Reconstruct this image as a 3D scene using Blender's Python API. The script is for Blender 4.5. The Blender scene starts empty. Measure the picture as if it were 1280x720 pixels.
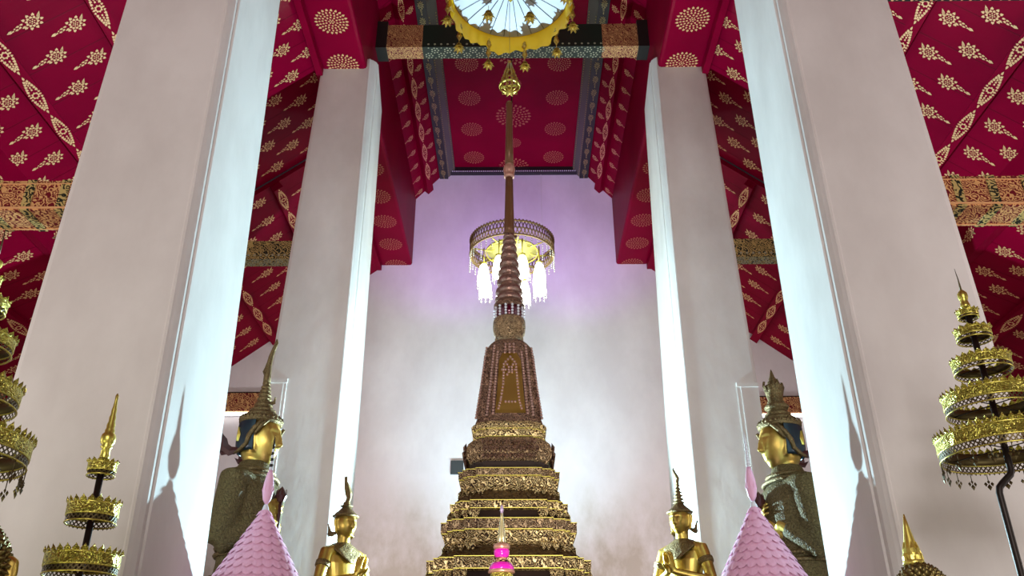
import bpy, bmesh, math, random
from mathutils import Vector, Matrix
random.seed(7)
PI = math.pi
sc = bpy.context.scene
COL = sc.collection

# ------------------------------------------------------------------ camera
F, PITCH, YAW, ROLL = 1052.9, 0.4784, 0.0059, -0.0017
EYE = Vector((0.05, 0.0, 1.6))
_r = Vector((math.cos(YAW), math.sin(YAW), 0))
_h = Vector((-math.sin(YAW), math.cos(YAW), 0))
_f = _h * math.cos(PITCH) + Vector((0, 0, math.sin(PITCH)))
_u = -_h * math.sin(PITCH) + Vector((0, 0, math.cos(PITCH)))
_R = _r * math.cos(ROLL) + _u * math.sin(ROLL)
_U = -_r * math.sin(ROLL) + _u * math.cos(ROLL)
cam_d = bpy.data.cameras.new('camera')
cam = bpy.data.objects.new('camera', cam_d)
COL.objects.link(cam)
cam_d.sensor_width = 36
cam_d.lens = F / 1280 * 36
cam_d.clip_end = 200
M4 = Matrix((( _R.x, _U.x, -_f.x, EYE.x), (_R.y, _U.y, -_f.y, EYE.y), (_R.z, _U.z, -_f.z, EYE.z), (0, 0, 0, 1)))
cam.matrix_world = M4
sc.camera = cam

def ray(px, py):
    return _f * F + _R * (px - 640) - _U * (py - 360)
def at(px, py, Y):                      # point on the plane y = Y that the pixel sees
    d = ray(px, py); return EYE + d * ((Y - EYE.y) / d.y)
def atz(px, py, Z):
    d = ray(px, py); return EYE + d * ((Z - EYE.z) / d.z)
def atx(px, py, X):
    d = ray(px, py); return EYE + d * ((X - EYE.x) / d.x)
def mpp(p):                             # metres per pixel at a point
    return (Vector(p) - EYE).dot(_f) / F
def topix(p):
    v = Vector(p) - EYE; d = v.dot(_f)
    return 640 + F * v.dot(_R) / d, 360 - F * v.dot(_U) / d

# ------------------------------------------------------------------ mesh builder
class MB:
    def __init__(s): s.v = []; s.f = []; s.m = []; s.sm = []
    def add(s, vs, fs, mi=0, sm=False, M=None):
        o = len(s.v)
        if M is not None: vs = [M @ Vector(v) for v in vs]
        s.v.extend([tuple(v) for v in vs])
        for f in fs:
            s.f.append([i + o for i in f]); s.m.append(mi); s.sm.append(sm)
        return s
    def quad(s, a, b, c, d, mi=0): return s.add([a, b, c, d], [(0, 1, 2, 3)], mi)
    def box(s, x0, x1, y0, y1, z0, z1, mi=0, M=None):
        vs = [(x, y, z) for z in (z0, z1) for y in (y0, y1) for x in (x0, x1)]
        return s.add(vs, [(0, 2, 3, 1), (4, 5, 7, 6), (0, 1, 5, 4), (2, 6, 7, 3), (0, 4, 6, 2), (1, 3, 7, 5)], mi, False, M)
    def loft(s, rings, mi=0, sm=True, cap=True, M=None, close=True):
        n = len(rings[0]); vs = [v for r in rings for v in r]; fs = []
        for k in range(len(rings) - 1):
            for i in range(n if close else n - 1):
                j = (i + 1) % n
                fs.append((k * n + i, k * n + j, (k + 1) * n + j, (k + 1) * n + i))
        if cap and close:
            fs.append(tuple(range(n))[::-1]); fs.append(tuple(range((len(rings) - 1) * n, len(rings) * n)))
        return s.add(vs, fs, mi, sm, M)
    def lathe(s, prof, n=24, c=(0, 0, 0), mi=0, sm=True, M=None, cap=True, a0=0):
        rings = [[(c[0] + r * math.cos(a0 + 2 * PI * i / n), c[1] + r * math.sin(a0 + 2 * PI * i / n), c[2] + z) for i in range(n)] for z, r in prof]
        return s.loft(rings, mi, sm, cap, M)
    def tube(s, path, r, n=8, mi=0, sm=True, M=None, flat=1.0):
        P = [Vector(p) for p in path]; rings = []; up = None
        for i, p in enumerate(P):
            t = (P[min(i + 1, len(P) - 1)] - P[max(i - 1, 0)]).normalized()
            if up is None:
                up = Vector((0, 0, 1)) if abs(t.z) < .9 else Vector((1, 0, 0))
            a = t.cross(up)
            if a.length < 1e-5: a = t.cross(Vector((0, 1, 0)))
            a.normalize(); b = t.cross(a).normalized(); up = -b if up.dot(b) < 0 else b
            rr = r[i] if isinstance(r, (list, tuple)) else r
            rings.append([p + a * rr * math.cos(2 * PI * k / n) + b * rr * flat * math.sin(2 * PI * k / n) for k in range(n)])
        return s.loft(rings, mi, sm, True, M)
    def ball(s, c, r, n=8, mi=0, M=None):
        rx, ry, rz = r if isinstance(r, tuple) else (r, r, r)
        k = max(4, n // 2 + 1)
        rings = [[(c[0] + rx * math.sin(max(.02, PI * j / k)if j < k else PI - .02) * math.cos(2 * PI * i / n), c[1] + ry * math.sin(max(.02, PI * j / k) if j < k else PI - .02) * math.sin(2 * PI * i / n), c[2] - rz * math.cos(PI * j / k)) for i in range(n)] for j in range(k + 1)]
        return s.loft(rings, mi, True, True, M)
    def build(s, name, mat, parent=None, loc=None, rz=0):
        me = bpy.data.meshes.new(name); me.from_pydata(s.v, [], s.f)
        for m in (mat if isinstance(mat, (list, tuple)) else [mat]): me.materials.append(m)
        me.polygons.foreach_set('material_index', s.m); me.polygons.foreach_set('use_smooth', s.sm)
        me.update()
        o = bpy.data.objects.new(name, me); COL.objects.link(o)
        if parent: o.parent = parent
        if loc is not None: o.location = loc
        o.rotation_euler.z = rz
        return o
def fixn(o):
    bm = bmesh.new(); bm.from_mesh(o.data); bmesh.ops.recalc_face_normals(bm, faces=bm.faces); bm.to_mesh(o.data); bm.free(); return o
def tag(o, label, cat, group=None, kind=None):
    if label: o['label'] = label
    if cat: o['category'] = cat
    if group: o['group'] = group
    if kind: o['kind'] = kind
    return o
def struct(o, label=None):
    o['kind'] = 'structure'
    if label: o['label'] = label
    return o
def empty(name, loc, label, cat, group=None, rz=0, kind=None):
    o = bpy.data.objects.new(name, None); COL.objects.link(o); o.location = loc; o.rotation_euler.z = rz; o.empty_display_size = .1
    return tag(o, label, cat, group, kind)

# ------------------------------------------------------------------ materials
def newmat(name):
    m = bpy.data.materials.new(name); m.use_nodes = True
    return m, m.node_tree, m.node_tree.nodes['Principled BSDF']
def N(nt, t, **k):
    n = nt.nodes.new(t)
    for a, b in k.items():
        if a in ('inp',):
            for q, w in b.items(): n.inputs[q].default_value = w
        else: setattr(n, a, b)
    return n
def mapping(nt, scale=(1, 1, 1)):
    tc = N(nt, 'ShaderNodeTexCoord'); mp = N(nt, 'ShaderNodeMapping'); mp.inputs['Scale'].default_value = scale
    nt.links.new(tc.outputs['Object'], mp.inputs['Vector']); return mp
def ramp(nt, fac, stops):
    r = N(nt, 'ShaderNodeValToRGB'); e = r.color_ramp.elements
    while len(e) < len(stops): e.new(.5)
    for k, (p, c) in enumerate(stops):
        e[k].position = p; e[k].color = (*c, 1) if len(c) == 3 else c
    nt.links.new(fac, r.inputs['Fac']); return r
def bump(nt, h, b, strength=.3, dist=.02):
    n = N(nt, 'ShaderNodeBump'); n.inputs['Strength'].default_value = strength; n.inputs['Distance'].default_value = dist
    nt.links.new(h, n.inputs['Height']); nt.links.new(n.outputs['Normal'], b.inputs['Normal']); return n
def flat(name, col, rough=.5, metal=0, coat=0, emis=None, es=0, sub=0):
    m, nt, b = newmat(name)
    b.inputs['Base Color'].default_value = (*col, 1); b.inputs['Roughness'].default_value = rough; b.inputs['Metallic'].default_value = metal
    b.inputs['Coat Weight'].default_value = coat
    if emis: b.inputs['Emission Color'].default_value = (*emis, 1); b.inputs['Emission Strength'].default_value = es
    return m
def plaster(name, c0, c1, stain=None, zlo=0, zhi=0):
    m, nt, b = newmat(name); mp = mapping(nt, (1, 1, .6))
    n = N(nt, 'ShaderNodeTexNoise', inp={'Scale': 1.1, 'Detail': 6, 'Roughness': .6}); nt.links.new(mp.outputs[0], n.inputs['Vector'])
    r = ramp(nt, n.outputs['Fac'], [(.35, c0), (.68, c1)])
    out = r.outputs[0]
    if stain:
        # damp brown patches along the foot of the wall, broken by noise
        sx = N(nt, 'ShaderNodeSeparateXYZ'); nt.links.new(mp.outputs[0], sx.inputs[0])
        mr = N(nt, 'ShaderNodeMapRange'); mr.inputs['From Min'].default_value = zhi * .6; mr.inputs['From Max'].default_value = zlo * .6
        nt.links.new(sx.outputs['Z'], mr.inputs['Value'])
        n2 = N(nt, 'ShaderNodeTexNoise', inp={'Scale': 2.2, 'Detail': 8, 'Roughness': .65}); nt.links.new(mp.outputs[0], n2.inputs['Vector'])
        mu = N(nt, 'ShaderNodeMath', operation='MULTIPLY'); nt.links.new(mr.outputs[0], mu.inputs[0]); nt.links.new(n2.outputs['Fac'], mu.inputs[1])
        r2 = ramp(nt, mu.outputs[0], [(.14, (0, 0, 0)), (.42, (1, 1, 1))])
        mx = N(nt, 'ShaderNodeMix', data_type='RGBA'); nt.links.new(r2.outputs[0], mx.inputs['Factor']); nt.links.new(out, mx.inputs['A']); mx.inputs['B'].default_value = (*stain, 1)
        out = mx.outputs['Result']
    nt.links.new(out, b.inputs['Base Color']); b.inputs['Roughness'].default_value = .75
    n3 = N(nt, 'ShaderNodeTexNoise', inp={'Scale': 5, 'Detail': 5}); nt.links.new(mp.outputs[0], n3.inputs['Vector'])
    bump(nt, n3.outputs['Fac'], b, .12, .03)
    return m
def lacquer(name, col, seam=None):
    m, nt, b = newmat(name); mp = mapping(nt)
    n = N(nt, 'ShaderNodeTexNoise', inp={'Scale': 1.4, 'Detail': 4}); nt.links.new(mp.outputs[0], n.inputs['Vector'])
    r = ramp(nt, n.outputs['Fac'], [(.3, tuple(c * .8 for c in col)), (.7, col)])
    out = r.outputs[0]
    b.inputs['Roughness'].default_value = .45; b.inputs['Specular IOR Level'].default_value = .02; b.inputs['Coat Weight'].default_value = .065; b.inputs['Coat Roughness'].default_value = .12
    if seam:
        w = N(nt, 'ShaderNodeTexWave', wave_type='BANDS', bands_direction='Y', wave_profile='SAW'); w.inputs['Scale'].default_value = seam
        nt.links.new(mp.outputs[0], w.inputs['Vector'])
        r2 = ramp(nt, w.outputs['Fac'], [(.0, (0, 0, 0)), (.035, (1, 1, 1))])
        mx = N(nt, 'ShaderNodeMix', data_type='RGBA', blend_type='MULTIPLY'); mx.inputs['Factor'].default_value = .55
        nt.links.new(out, mx.inputs['A']); nt.links.new(r2.outputs[0], mx.inputs['B']); out = mx.outputs['Result']
        mp2 = mapping(nt, (1.2, 14, 1.2)); n2 = N(nt, 'ShaderNodeTexNoise', inp={'Scale': 1, 'Detail': 3}); nt.links.new(mp2.outputs[0], n2.inputs['Vector'])
        ad = N(nt, 'ShaderNodeMath', operation='ADD'); nt.links.new(r2.outputs[0], ad.inputs[0]); nt.links.new(n2.outputs['Fac'], ad.inputs[1])
        bump(nt, ad.outputs[0], b, .25, .01)
    nt.links.new(out, b.inputs['Base Color'])
    return m
def ornate(name, hi, lo, scale, metal=.85, rough=.35, strength=.8, dist=.02, thr=(.25, .55), squash=(1, 1, 1), gem=None):
    """carved and gilded relief: raised scrolls in the bright tone, gaps in the dark one"""
    m, nt, b = newmat(name); mp = mapping(nt, squash)
    nz = N(nt, 'ShaderNodeTexNoise', inp={'Scale': scale * .35, 'Detail': 2}); nt.links.new(mp.outputs[0], nz.inputs['Vector'])
    mx0 = N(nt, 'ShaderNodeMix', data_type='RGBA', blend_type='LINEAR_LIGHT'); mx0.inputs['Factor'].default_value = .06
    nt.links.new(mp.outputs[0], mx0.inputs['A']); nt.links.new(nz.outputs['Color'], mx0.inputs['B'])
    v = N(nt, 'ShaderNodeTexVoronoi', feature='DISTANCE_TO_EDGE'); v.inputs['Scale'].default_value = scale
    nt.links.new(mx0.outputs['Result'], v.inputs['Vector'])
    v2 = N(nt, 'ShaderNodeTexVoronoi', feature='F1'); v2.inputs['Scale'].default_value = scale * 2.1
    nt.links.new(mx0.outputs['Result'], v2.inputs['Vector'])
    a = N(nt, 'ShaderNodeMath', operation='MULTIPLY_ADD'); nt.links.new(v.outputs['Distance'], a.inputs[0]); a.inputs[1].default_value = 3.
    su = N(nt, 'ShaderNodeMath', operation='MULTIPLY'); nt.links.new(v2.outputs['Distance'], su.inputs[0]); su.inputs[1].default_value = .5
    nt.links.new(su.outputs[0], a.inputs[2])
    r = ramp(nt, a.outputs[0], [(thr[0], lo), (thr[1], hi)])
    out = r.outputs[0]
    if gem:
        v3 = N(nt, 'ShaderNodeTexVoronoi', feature='F1'); v3.inputs['Scale'].default_value = scale * 1.3; nt.links.new(mp.outputs[0], v3.inputs['Vector'])
        r3 = ramp(nt, v3.outputs['Distance'], [(.16, (1, 1, 1)), (.2, (0, 0, 0))])
        mx = N(nt, 'ShaderNodeMix', data_type='RGBA'); nt.links.new(r3.outputs[0], mx.inputs['Factor']); nt.links.new(out, mx.inputs['A']); mx.inputs['B'].default_value = (*gem, 1)
        out = mx.outputs['Result']
    nt.links.new(out, b.inputs['Base Color'])
    b.inputs['Metallic'].default_value = metal; b.inputs['Roughness'].default_value = rough
    bump(nt, a.outputs[0], b, strength, dist)
    return m
def scroll(name, hi, mid, lo, scale, metal=.6, rough=.38, strength=.9, dist=.01, thr=(.30, .46, .75), squash=(1, 1, 1)):
    """curling foliate relief: bright ridges of a twisted wave over a dark ground"""
    m, nt, b = newmat(name); mp = mapping(nt, squash)
    w = N(nt, 'ShaderNodeTexWave', wave_type='RINGS', rings_direction='SPHERICAL', wave_profile='SIN')
    w.inputs['Scale'].default_value = scale; w.inputs['Distortion'].default_value = 9; w.inputs['Detail'].default_value = 1.2; w.inputs['Detail Scale'].default_value = 1.6
    v = N(nt, 'ShaderNodeTexVoronoi', feature='F1'); v.inputs['Scale'].default_value = scale * 1.1
    add = N(nt, 'ShaderNodeVectorMath', operation='SCALE'); add.inputs['Scale'].default_value = 1
    nt.links.new(mp.outputs[0], v.inputs['Vector'])
    off = N(nt, 'ShaderNodeVectorMath', operation='SUBTRACT'); nt.links.new(mp.outputs[0], off.inputs[0]); nt.links.new(v.outputs['Position'], off.inputs[1])
    nt.links.new(off.outputs[0], w.inputs['Vector'])
    sn = N(nt, 'ShaderNodeTexNoise', inp={'Scale': scale * 1.2, 'Detail': 1}); nt.links.new(mp.outputs[0], sn.inputs['Vector'])
    a = N(nt, 'ShaderNodeMath', operation='MULTIPLY_ADD'); nt.links.new(w.outputs['Fac'], a.inputs[0]); a.inputs[1].default_value = .6
    s2 = N(nt, 'ShaderNodeMath', operation='MULTIPLY'); nt.links.new(sn.outputs['Fac'], s2.inputs[0]); s2.inputs[1].default_value = .6; nt.links.new(s2.outputs[0], a.inputs[2])
    r = ramp(nt, a.outputs[0], [(thr[0], lo), (thr[1], mid), (thr[2], hi)])
    nt.links.new(r.outputs[0], b.inputs['Base Color']); b.inputs['Metallic'].default_value = metal; b.inputs['Roughness'].default_value = rough
    bump(nt, a.outputs[0], b, strength, dist)
    return m
M = {}
M['pillar'] = plaster('pillar_plaster', (.66, .63, .60), (.80, .78, .75))
M['wall'] = plaster('wall_plaster', (.72, .67, .68), (.84, .80, .81), (.46, .40, .34), 3.4, 6.9)
M['wallp'] = plaster('aisle_wall_plaster', (.62, .55, .54), (.72, .66, .65))
M['floor'] = flat('floor_stone', (.42, .36, .31), .35)
M['red'] = lacquer('red_lacquer', (.225, .0006, .020))
M['redplank'] = lacquer('red_lacquer_planks', (.225, .0006, .020), .56)
M['gilt'] = flat('gold_stencil', (.74, .40, .18), .5, .12)
M['black'] = flat('black_lacquer', (.012, .014, .012), .35)
M['greenblk'] = flat('dark_green_lacquer', (.008, .022, .014), .35)
M['grey'] = flat('grey_green_band', (.10, .10, .075), .5)
M['redscroll'] = scroll('red_gold_scroll', (.66, .38, .15), (.40, .13, .05), (.15, .002, .012), 10, .2, .5, .1, .003, (.52, .58, .68))
M['redscrolls'] = scroll('fine_red_gold_scroll', (.70, .40, .16), (.40, .13, .05), (.15, .002, .012), 15, .2, .5, .1, .003, (.52, .58, .68))
M['blackscroll'] = scroll('black_gold_scroll', (.55, .42, .15), (.2, .15, .05), (.008, .016, .010), 11, .2, .5, .1, .003, (.50, .56, .62))
M['beadgold'] = flat('dull_rose_beads', (.50, .30, .24), .35, .6)
M['gold'] = ornate('worn_gold', (.72, .50, .12), (.50, .33, .06), 2.5, 1, .32, .1, .01, (.1, .6))
M['goldb'] = flat('bright_gold', (.84, .72, .16), .38, .9)
M['relief'] = scroll('gold_relief', (.95, .74, .36), (.52, .33, .11), (.035, .015, .006), 19, thr=(.40, .52, .85))
M['reliefs'] = scroll('fine_gold_relief', (.66, .46, .25), (.24, .13, .06), (.030, .012, .008), 24)
M['reliefp'] = scroll('rosy_gold_relief', (.46, .27, .17), (.15, .07, .045), (.025, .010, .010), 20, squash=(1, 1, 1.7))
M['darkwood'] = flat('dark_brown_lacquer', (.050, .022, .010), .35, .2)
M['darkwood2'] = ornate('dark_brown_relief', (.13, .075, .025), (.03, .012, .006), 22, .5, .4, .7, .01, (.2, .5))
M['copper'] = flat('reddish_brown_wood', (.20, .085, .035), .35, .3)
M['robe'] = ornate('ornate_bronze_robe', (.145, .105, .042), (.045, .030, .012), 34, .25, .62, .7, .008, (.12, .6))
M['crown'] = ornate('dull_bronze_crown', (.22, .15, .06), (.06, .038, .018), 44, .7, .5, .5, .006, (.15, .6))
M['blue'] = flat('dark_blue_glass_inlay', (.012, .028, .040), .3, .2)
M['chatra'] = ornate('pierced_brass', (.66, .60, .12), (.06, .045, .01), 52, .9, .36, .9, .007, (.2, .42))
M['brass'] = flat('brass', (.66, .58, .12), .36, .9)
M['brassdark'] = flat('dark_brass', (.10, .075, .03), .45, .8)  # darker brass for inner tier walls, lace and small parts
M['iron'] = flat('dark_iron', (.028, .020, .016), .45, .6)
M['pink'] = flat('pink_fabric', (.90, .50, .70), .6)
M['pinkd'] = flat('magenta_glass', (.80, .02, .50), .15, 0, .5)
M['rose'] = flat('rosy_gold', (.72, .38, .28), .35, .6)
M['white'] = flat('white_cloth', (.78, .78, .84), .7)
M['steel'] = flat('silvery_thread', (.55, .60, .66), .3, .8)
M['charcoal'] = flat('charcoal_plastic', (.035, .042, .045), .5)
M['tube'] = flat('lit_tube', (1, 1, 1), .5, 0, 0, (1, .97, .95), 6)
M['parasol'] = flat('white_parasol_cloth', (.46, .46, .54), .8)
M['yellow'] = flat('yellow_satin', (.82, .50, .0), .62)
M['tassel'] = flat('gilt_metal_flowers', (.42, .26, .05), .4, .8)
M['glow'] = flat('glowing_glass', (.9, .95, .85), .3, 0, 0, (.92, 1, .80), 14)
M['dish'] = flat('yellowish_glass_dish', (.62, .58, .22), .3, .2)
M['crystal'] = flat('crystal_beads', (.80, .84, .80), .08, .5, .3)
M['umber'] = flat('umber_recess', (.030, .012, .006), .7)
M['oldgold'] = flat('old_gold_filigree', (.30, .20, .09), .4, .8)
M['giltdim'] = flat('dimmed_gold_stencil', (.42, .13, .055), .5, .1)  # dim light over the ceiling and far beam put into the gold
M['giltband'] = flat('olive_gold_stencil', (.42, .33, .12), .5, .1)
M['robe'].node_tree.nodes['Principled BSDF'].inputs['Specular IOR Level'].default_value = .15
M['robe'].node_tree.nodes['Principled BSDF'].inputs['Metallic'].default_value = .08
M['flower'] = flat('pale_flower_inlay', (.40, .41, .28), .5)
M['rings'] = scroll('rosy_ring_relief', (.50, .31, .25), (.30, .17, .13), (.10, .045, .04), 30, .85, .3, .35, .004, (.2, .4, .8))
YW = 16.6                     # back wall
ZE = EYE.z
XO = 9.6                      # outer walls
YB = -7.0                     # wall behind the viewer
# ------------------------------------------------------------------ gold stencils (flat leaf and rosette shapes painted on the lacquer)
def petal(cx, cy, s, ang, k=.55):
    c, d = math.cos(ang), math.sin(ang)
    P = [(1, 0), (.1, k), (-.75, k * .7), (-.45, 0), (-.75, -k * .7), (.1, -k)]
    s = s * 1.06
    return [(cx + s * (x * c - y * d), cy + s * (x * d + y * c)) for x, y in P]
def leaf_shapes():
    """a rosette with a curling tail, unit = half the length; +u is the tail"""
    S = []
    for i in range(6): a = i * PI / 3; S.append(petal(-.30 + .12 * math.cos(a), .12 * math.sin(a), .055, a))
    S.append(petal(-.30, 0, .05, 0, .9))
    for i in range(10):
        a = i * PI / 5 + .2; S.append(petal(-.30 + .27 * math.cos(a), .25 * math.sin(a), .085, a, .8))
    for i in range(10):
        a = i * PI / 5 + .5
        if abs(math.cos(a) - 1) < .12: continue
        S.append(petal(-.30 + .46 * math.cos(a), .40 * math.sin(a), .10, a, .75))
    S.append(petal(-.72, -.22, .20, PI + .9, .3)); S.append(petal(-.62, -.05, .12, PI + .4, .5))
    for u, v, s, a in ((.16, .10, .12, .2), (.22, -.12, .10, -.2), (.34, .02, .10, .5), (.42, -.10, .10, -.1), (.52, .06, .10, .1), (.60, -.05, .07, .3), (.72, .04, .08, 0), (.88, .03, .16, .1)):
        S.append(petal(u, v, s, a, .5))
    return S
def long_shapes():
    """long lens cluster for the battens; unit = half length along u"""
    S = []
    for i in range(8): a = i * PI / 4; S.append(petal(.12 * math.cos(a), .12 * math.sin(a), .055, a, .8))
    for sgn in (-1, 1):
        for k, (u, w) in enumerate(((.26, .17), (.38, .15), (.50, .12), (.62, .09), (.74, .06))):
            for q in (-1, 1): S.append(petal(sgn * u, q * w, .075, (0 if sgn > 0 else PI) + q * sgn * .5, .7))
            if k < 4: S.append(petal(sgn * (u + .05), 0, .06, 0 if sgn > 0 else PI, .6))
        S.append(petal(sgn * .90, 0, .10, 0 if sgn > 0 else PI, .4))
    for q in (-1, 1):
        for u in (-.13, 0, .13): S.append(petal(u, q * .2, .06, q * PI / 2, .7))
    return S
def rosette_shapes(dense=1):
    S = []
    for r, n, s in ((.0, 1, .07), (.14, 6, .07), (.32, 10, .085), (.50, 16, .085), (.68, 20, .085), (.87, 22, .11)):
        for i in range(n):
            a = 2 * PI * i / n + r; S.append(petal(r * math.cos(a), r * math.sin(a), s, a, .62))
    return S
LEAF, LONG, ROS = leaf_shapes(), long_shapes(), rosette_shapes()
def stencil(mb, S, o, U, V, su, sv, n, mi=1, off=.004):
    o = Vector(o) + Vector(n) * off; U = Vector(U) * su; V = Vector(V) * sv
    for P in S:
        mb.add([o + U * a + V * b for a, b in P], [tuple(range(len(P)))], mi)

# ------------------------------------------------------------------ shell
mb = MB(); mb.box(-XO, XO, YB, YW, -.2, 0); struct(mb.build('floor', M['floor']))
mb = MB(); mb.box(-XO, XO, YW, YW + .3, -.2, 16); wb = struct(mb.build('wall_back', M['wall']), 'white plastered end wall behind the golden spire')
mb = MB(); mb.box(-XO, XO, YB - .3, YB, -.2, 16); struct(mb.build('wall_front', M['wallp']))
for s, nm in ((-1, 'left'), (1, 'right')):
    mb = MB(); mb.box(min(s * XO, s * (XO + .3)), max(s * XO, s * (XO + .3)), YB, YW, -.2, 9); struct(mb.build('wall_' + nm, M['wallp']))

# flat nave ceiling with rosettes
ZC = ZE + 11.80
mb = MB(); mb.box(-1.45, 1.45, YB, YW, ZC, ZC + .1)
n = (0, 0, -1)
for k in range(-6, 4):
    Y = 14.0 + 1.05 * k
    for sx in (-.93, .93): stencil(mb, ROS, (sx, Y, ZC), (1, 0, 0), (0, 1, 0), .25, .25, n)
for k in range(-2, 1):
    stencil(mb, ROS, (.0, 14.6 + 2.0 * k, ZC), (1, 0, 0), (0, 1, 0), .40, .40, n)
    stencil(mb, ROS, (.0, 15.55 + 2.0 * k, ZC), (1, 0, 0), (0, 1, 0), .18, .18, n)
stencil(mb, ROS, (.0, 16.5, ZC), (1, 0, 0), (0, 1, 0), .38, .38, n)
struct(mb.build('ceiling', [M['red'], M['giltdim']]), 'flat red ceiling panel with gold rosettes over the nave')
mb = MB(); mb.box(-1.5, 1.5, YW - .12, YW, ZC - .16, ZC)
for k in range(60): x = -1.45 + k * 2.9 / 59; mb.box(x - .014, x + .014, YW - .125, YW - .119, ZC - .14, ZC - .11, 1)
struct(mb.build('trim_1', [M['black'], M['white']]), 'black cornice with a row of white dots where ceiling meets end wall')
# dark framing bands either side of the flat ceiling
for q, s in enumerate((-1, 1)):
    mb = MB()
    def sec(pts, y0, y1, mi): 
        mb.loft([[(s * x, y, z) for x, z in pts] for y in (y0, y1)], mi, False)
    sec([(1.40, ZC), (1.40, ZC - .05), (1.56, ZC - .22), (1.60, ZC)], YB, YW, 1)
    sec([(1.56, ZC), (1.56, ZC - .26), (1.76, ZC - .26), (1.76, ZC)], YB, YW, 0)
    y = 10.0
    while y < YW - .1:
        stencil(mb, LEAF, (s * 1.66, y, ZC - .26), (0, 1, 0), (1, 0, 0), .19, .12, n, 2)
        y += .40
    y = 11.5
    while y < YW - .05:
        for dx, dz in ((1.42, .075), (1.54, .20)):
            mb.ball((s * dx, y, ZC - dz - .005), .012, 5, 2)
        y += .07
    o = mb.build('ceiling_band', [M['black'], M['grey'], M['giltband']]); fixn(o)
    tag(o, ['black and gold ceiling band on the left of the flat red panel', 'black and gold ceiling band on the right of the flat red panel'][q], 'ceiling moulding', 'dark bands framing the nave ceiling', 'thing')

# sloping roof panels
def roof(side, x0, z0, x1, z1, y0, y1, name, rows, pitch, yo, ln, label, purl=(), sd=.27, th=.08, slide=.5):
    A = Vector((side * x0, 0, z0)); B = Vector((side * x1, 0, z1)); U = (B - A).normalized(); V = Vector((0, 1, 0))
    nn = Vector((U.z, 0, -U.x)); nn = nn if nn.z < 0 else -nn
    mb = MB()
    up = -nn * th
    c = [A + V * y0, B + V * y0, B + V * y1, A + V * y1]
    mb.quad(*c); mb.quad(*[p + up for p in c])
    for i in range(4): j = (i + 1) % 4; mb.quad(c[i], c[j], c[j] + up, c[i] + up)
    for i, x in enumerate(rows):
        if not (min(x0, x1) < x < max(x0, x1)): continue
        p = A + (B - A) * ((x - x0) / (x1 - x0)); y = y0 + yo + (pitch * slide if i % 2 else 0)
        while y < y1 - .1:
            stencil(mb, LEAF, p + V * y, U, V * 1.0, ln, sd * .84, nn); y += pitch
    o = mb.build(name, [M['redplank'], M['gilt']]); struct(o, label)
    for x in purl:
        p = A + (B - A) * ((x - x0) / (x1 - x0)); w, h = .085, .13
        m2 = MB()
        sec = [p - U * w, p - U * w + nn * h, p + U * w + nn * h, p + U * w]
        m2.loft([[q + V * y for q in sec] for y in (y0 + .01, y1 - .01)], 0, False)
        y = y0 + .35
        while y < y1 - .2:
            stencil(m2, LONG, p + nn * h + V * y, V, U, .33, .30, nn); y += .70
        q = m2.build('purlin', [M['red'], M['gilt']]); fixn(q)
        yield q, x
_a = [at(343, 423, YW), at(290, 453, YW), at(935, 408, YW), at(988, 447, YW)]
SL = ((_a[0].z - _a[1].z) / (_a[0].x - _a[1].x) + (_a[2].z - _a[3].z) / (_a[3].x - _a[2].x)) / 2
ZR = sum(p.z + SL * abs(p.x) for p in _a) / 4 + .07
print('ROOF', SL, ZR, [tuple(round(c, 2) for c in p) for p in _a])
rz_ = lambda x: ZR - SL * x
YS = 12.0
pl = {-1: 'left', 1: 'right'}
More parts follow.
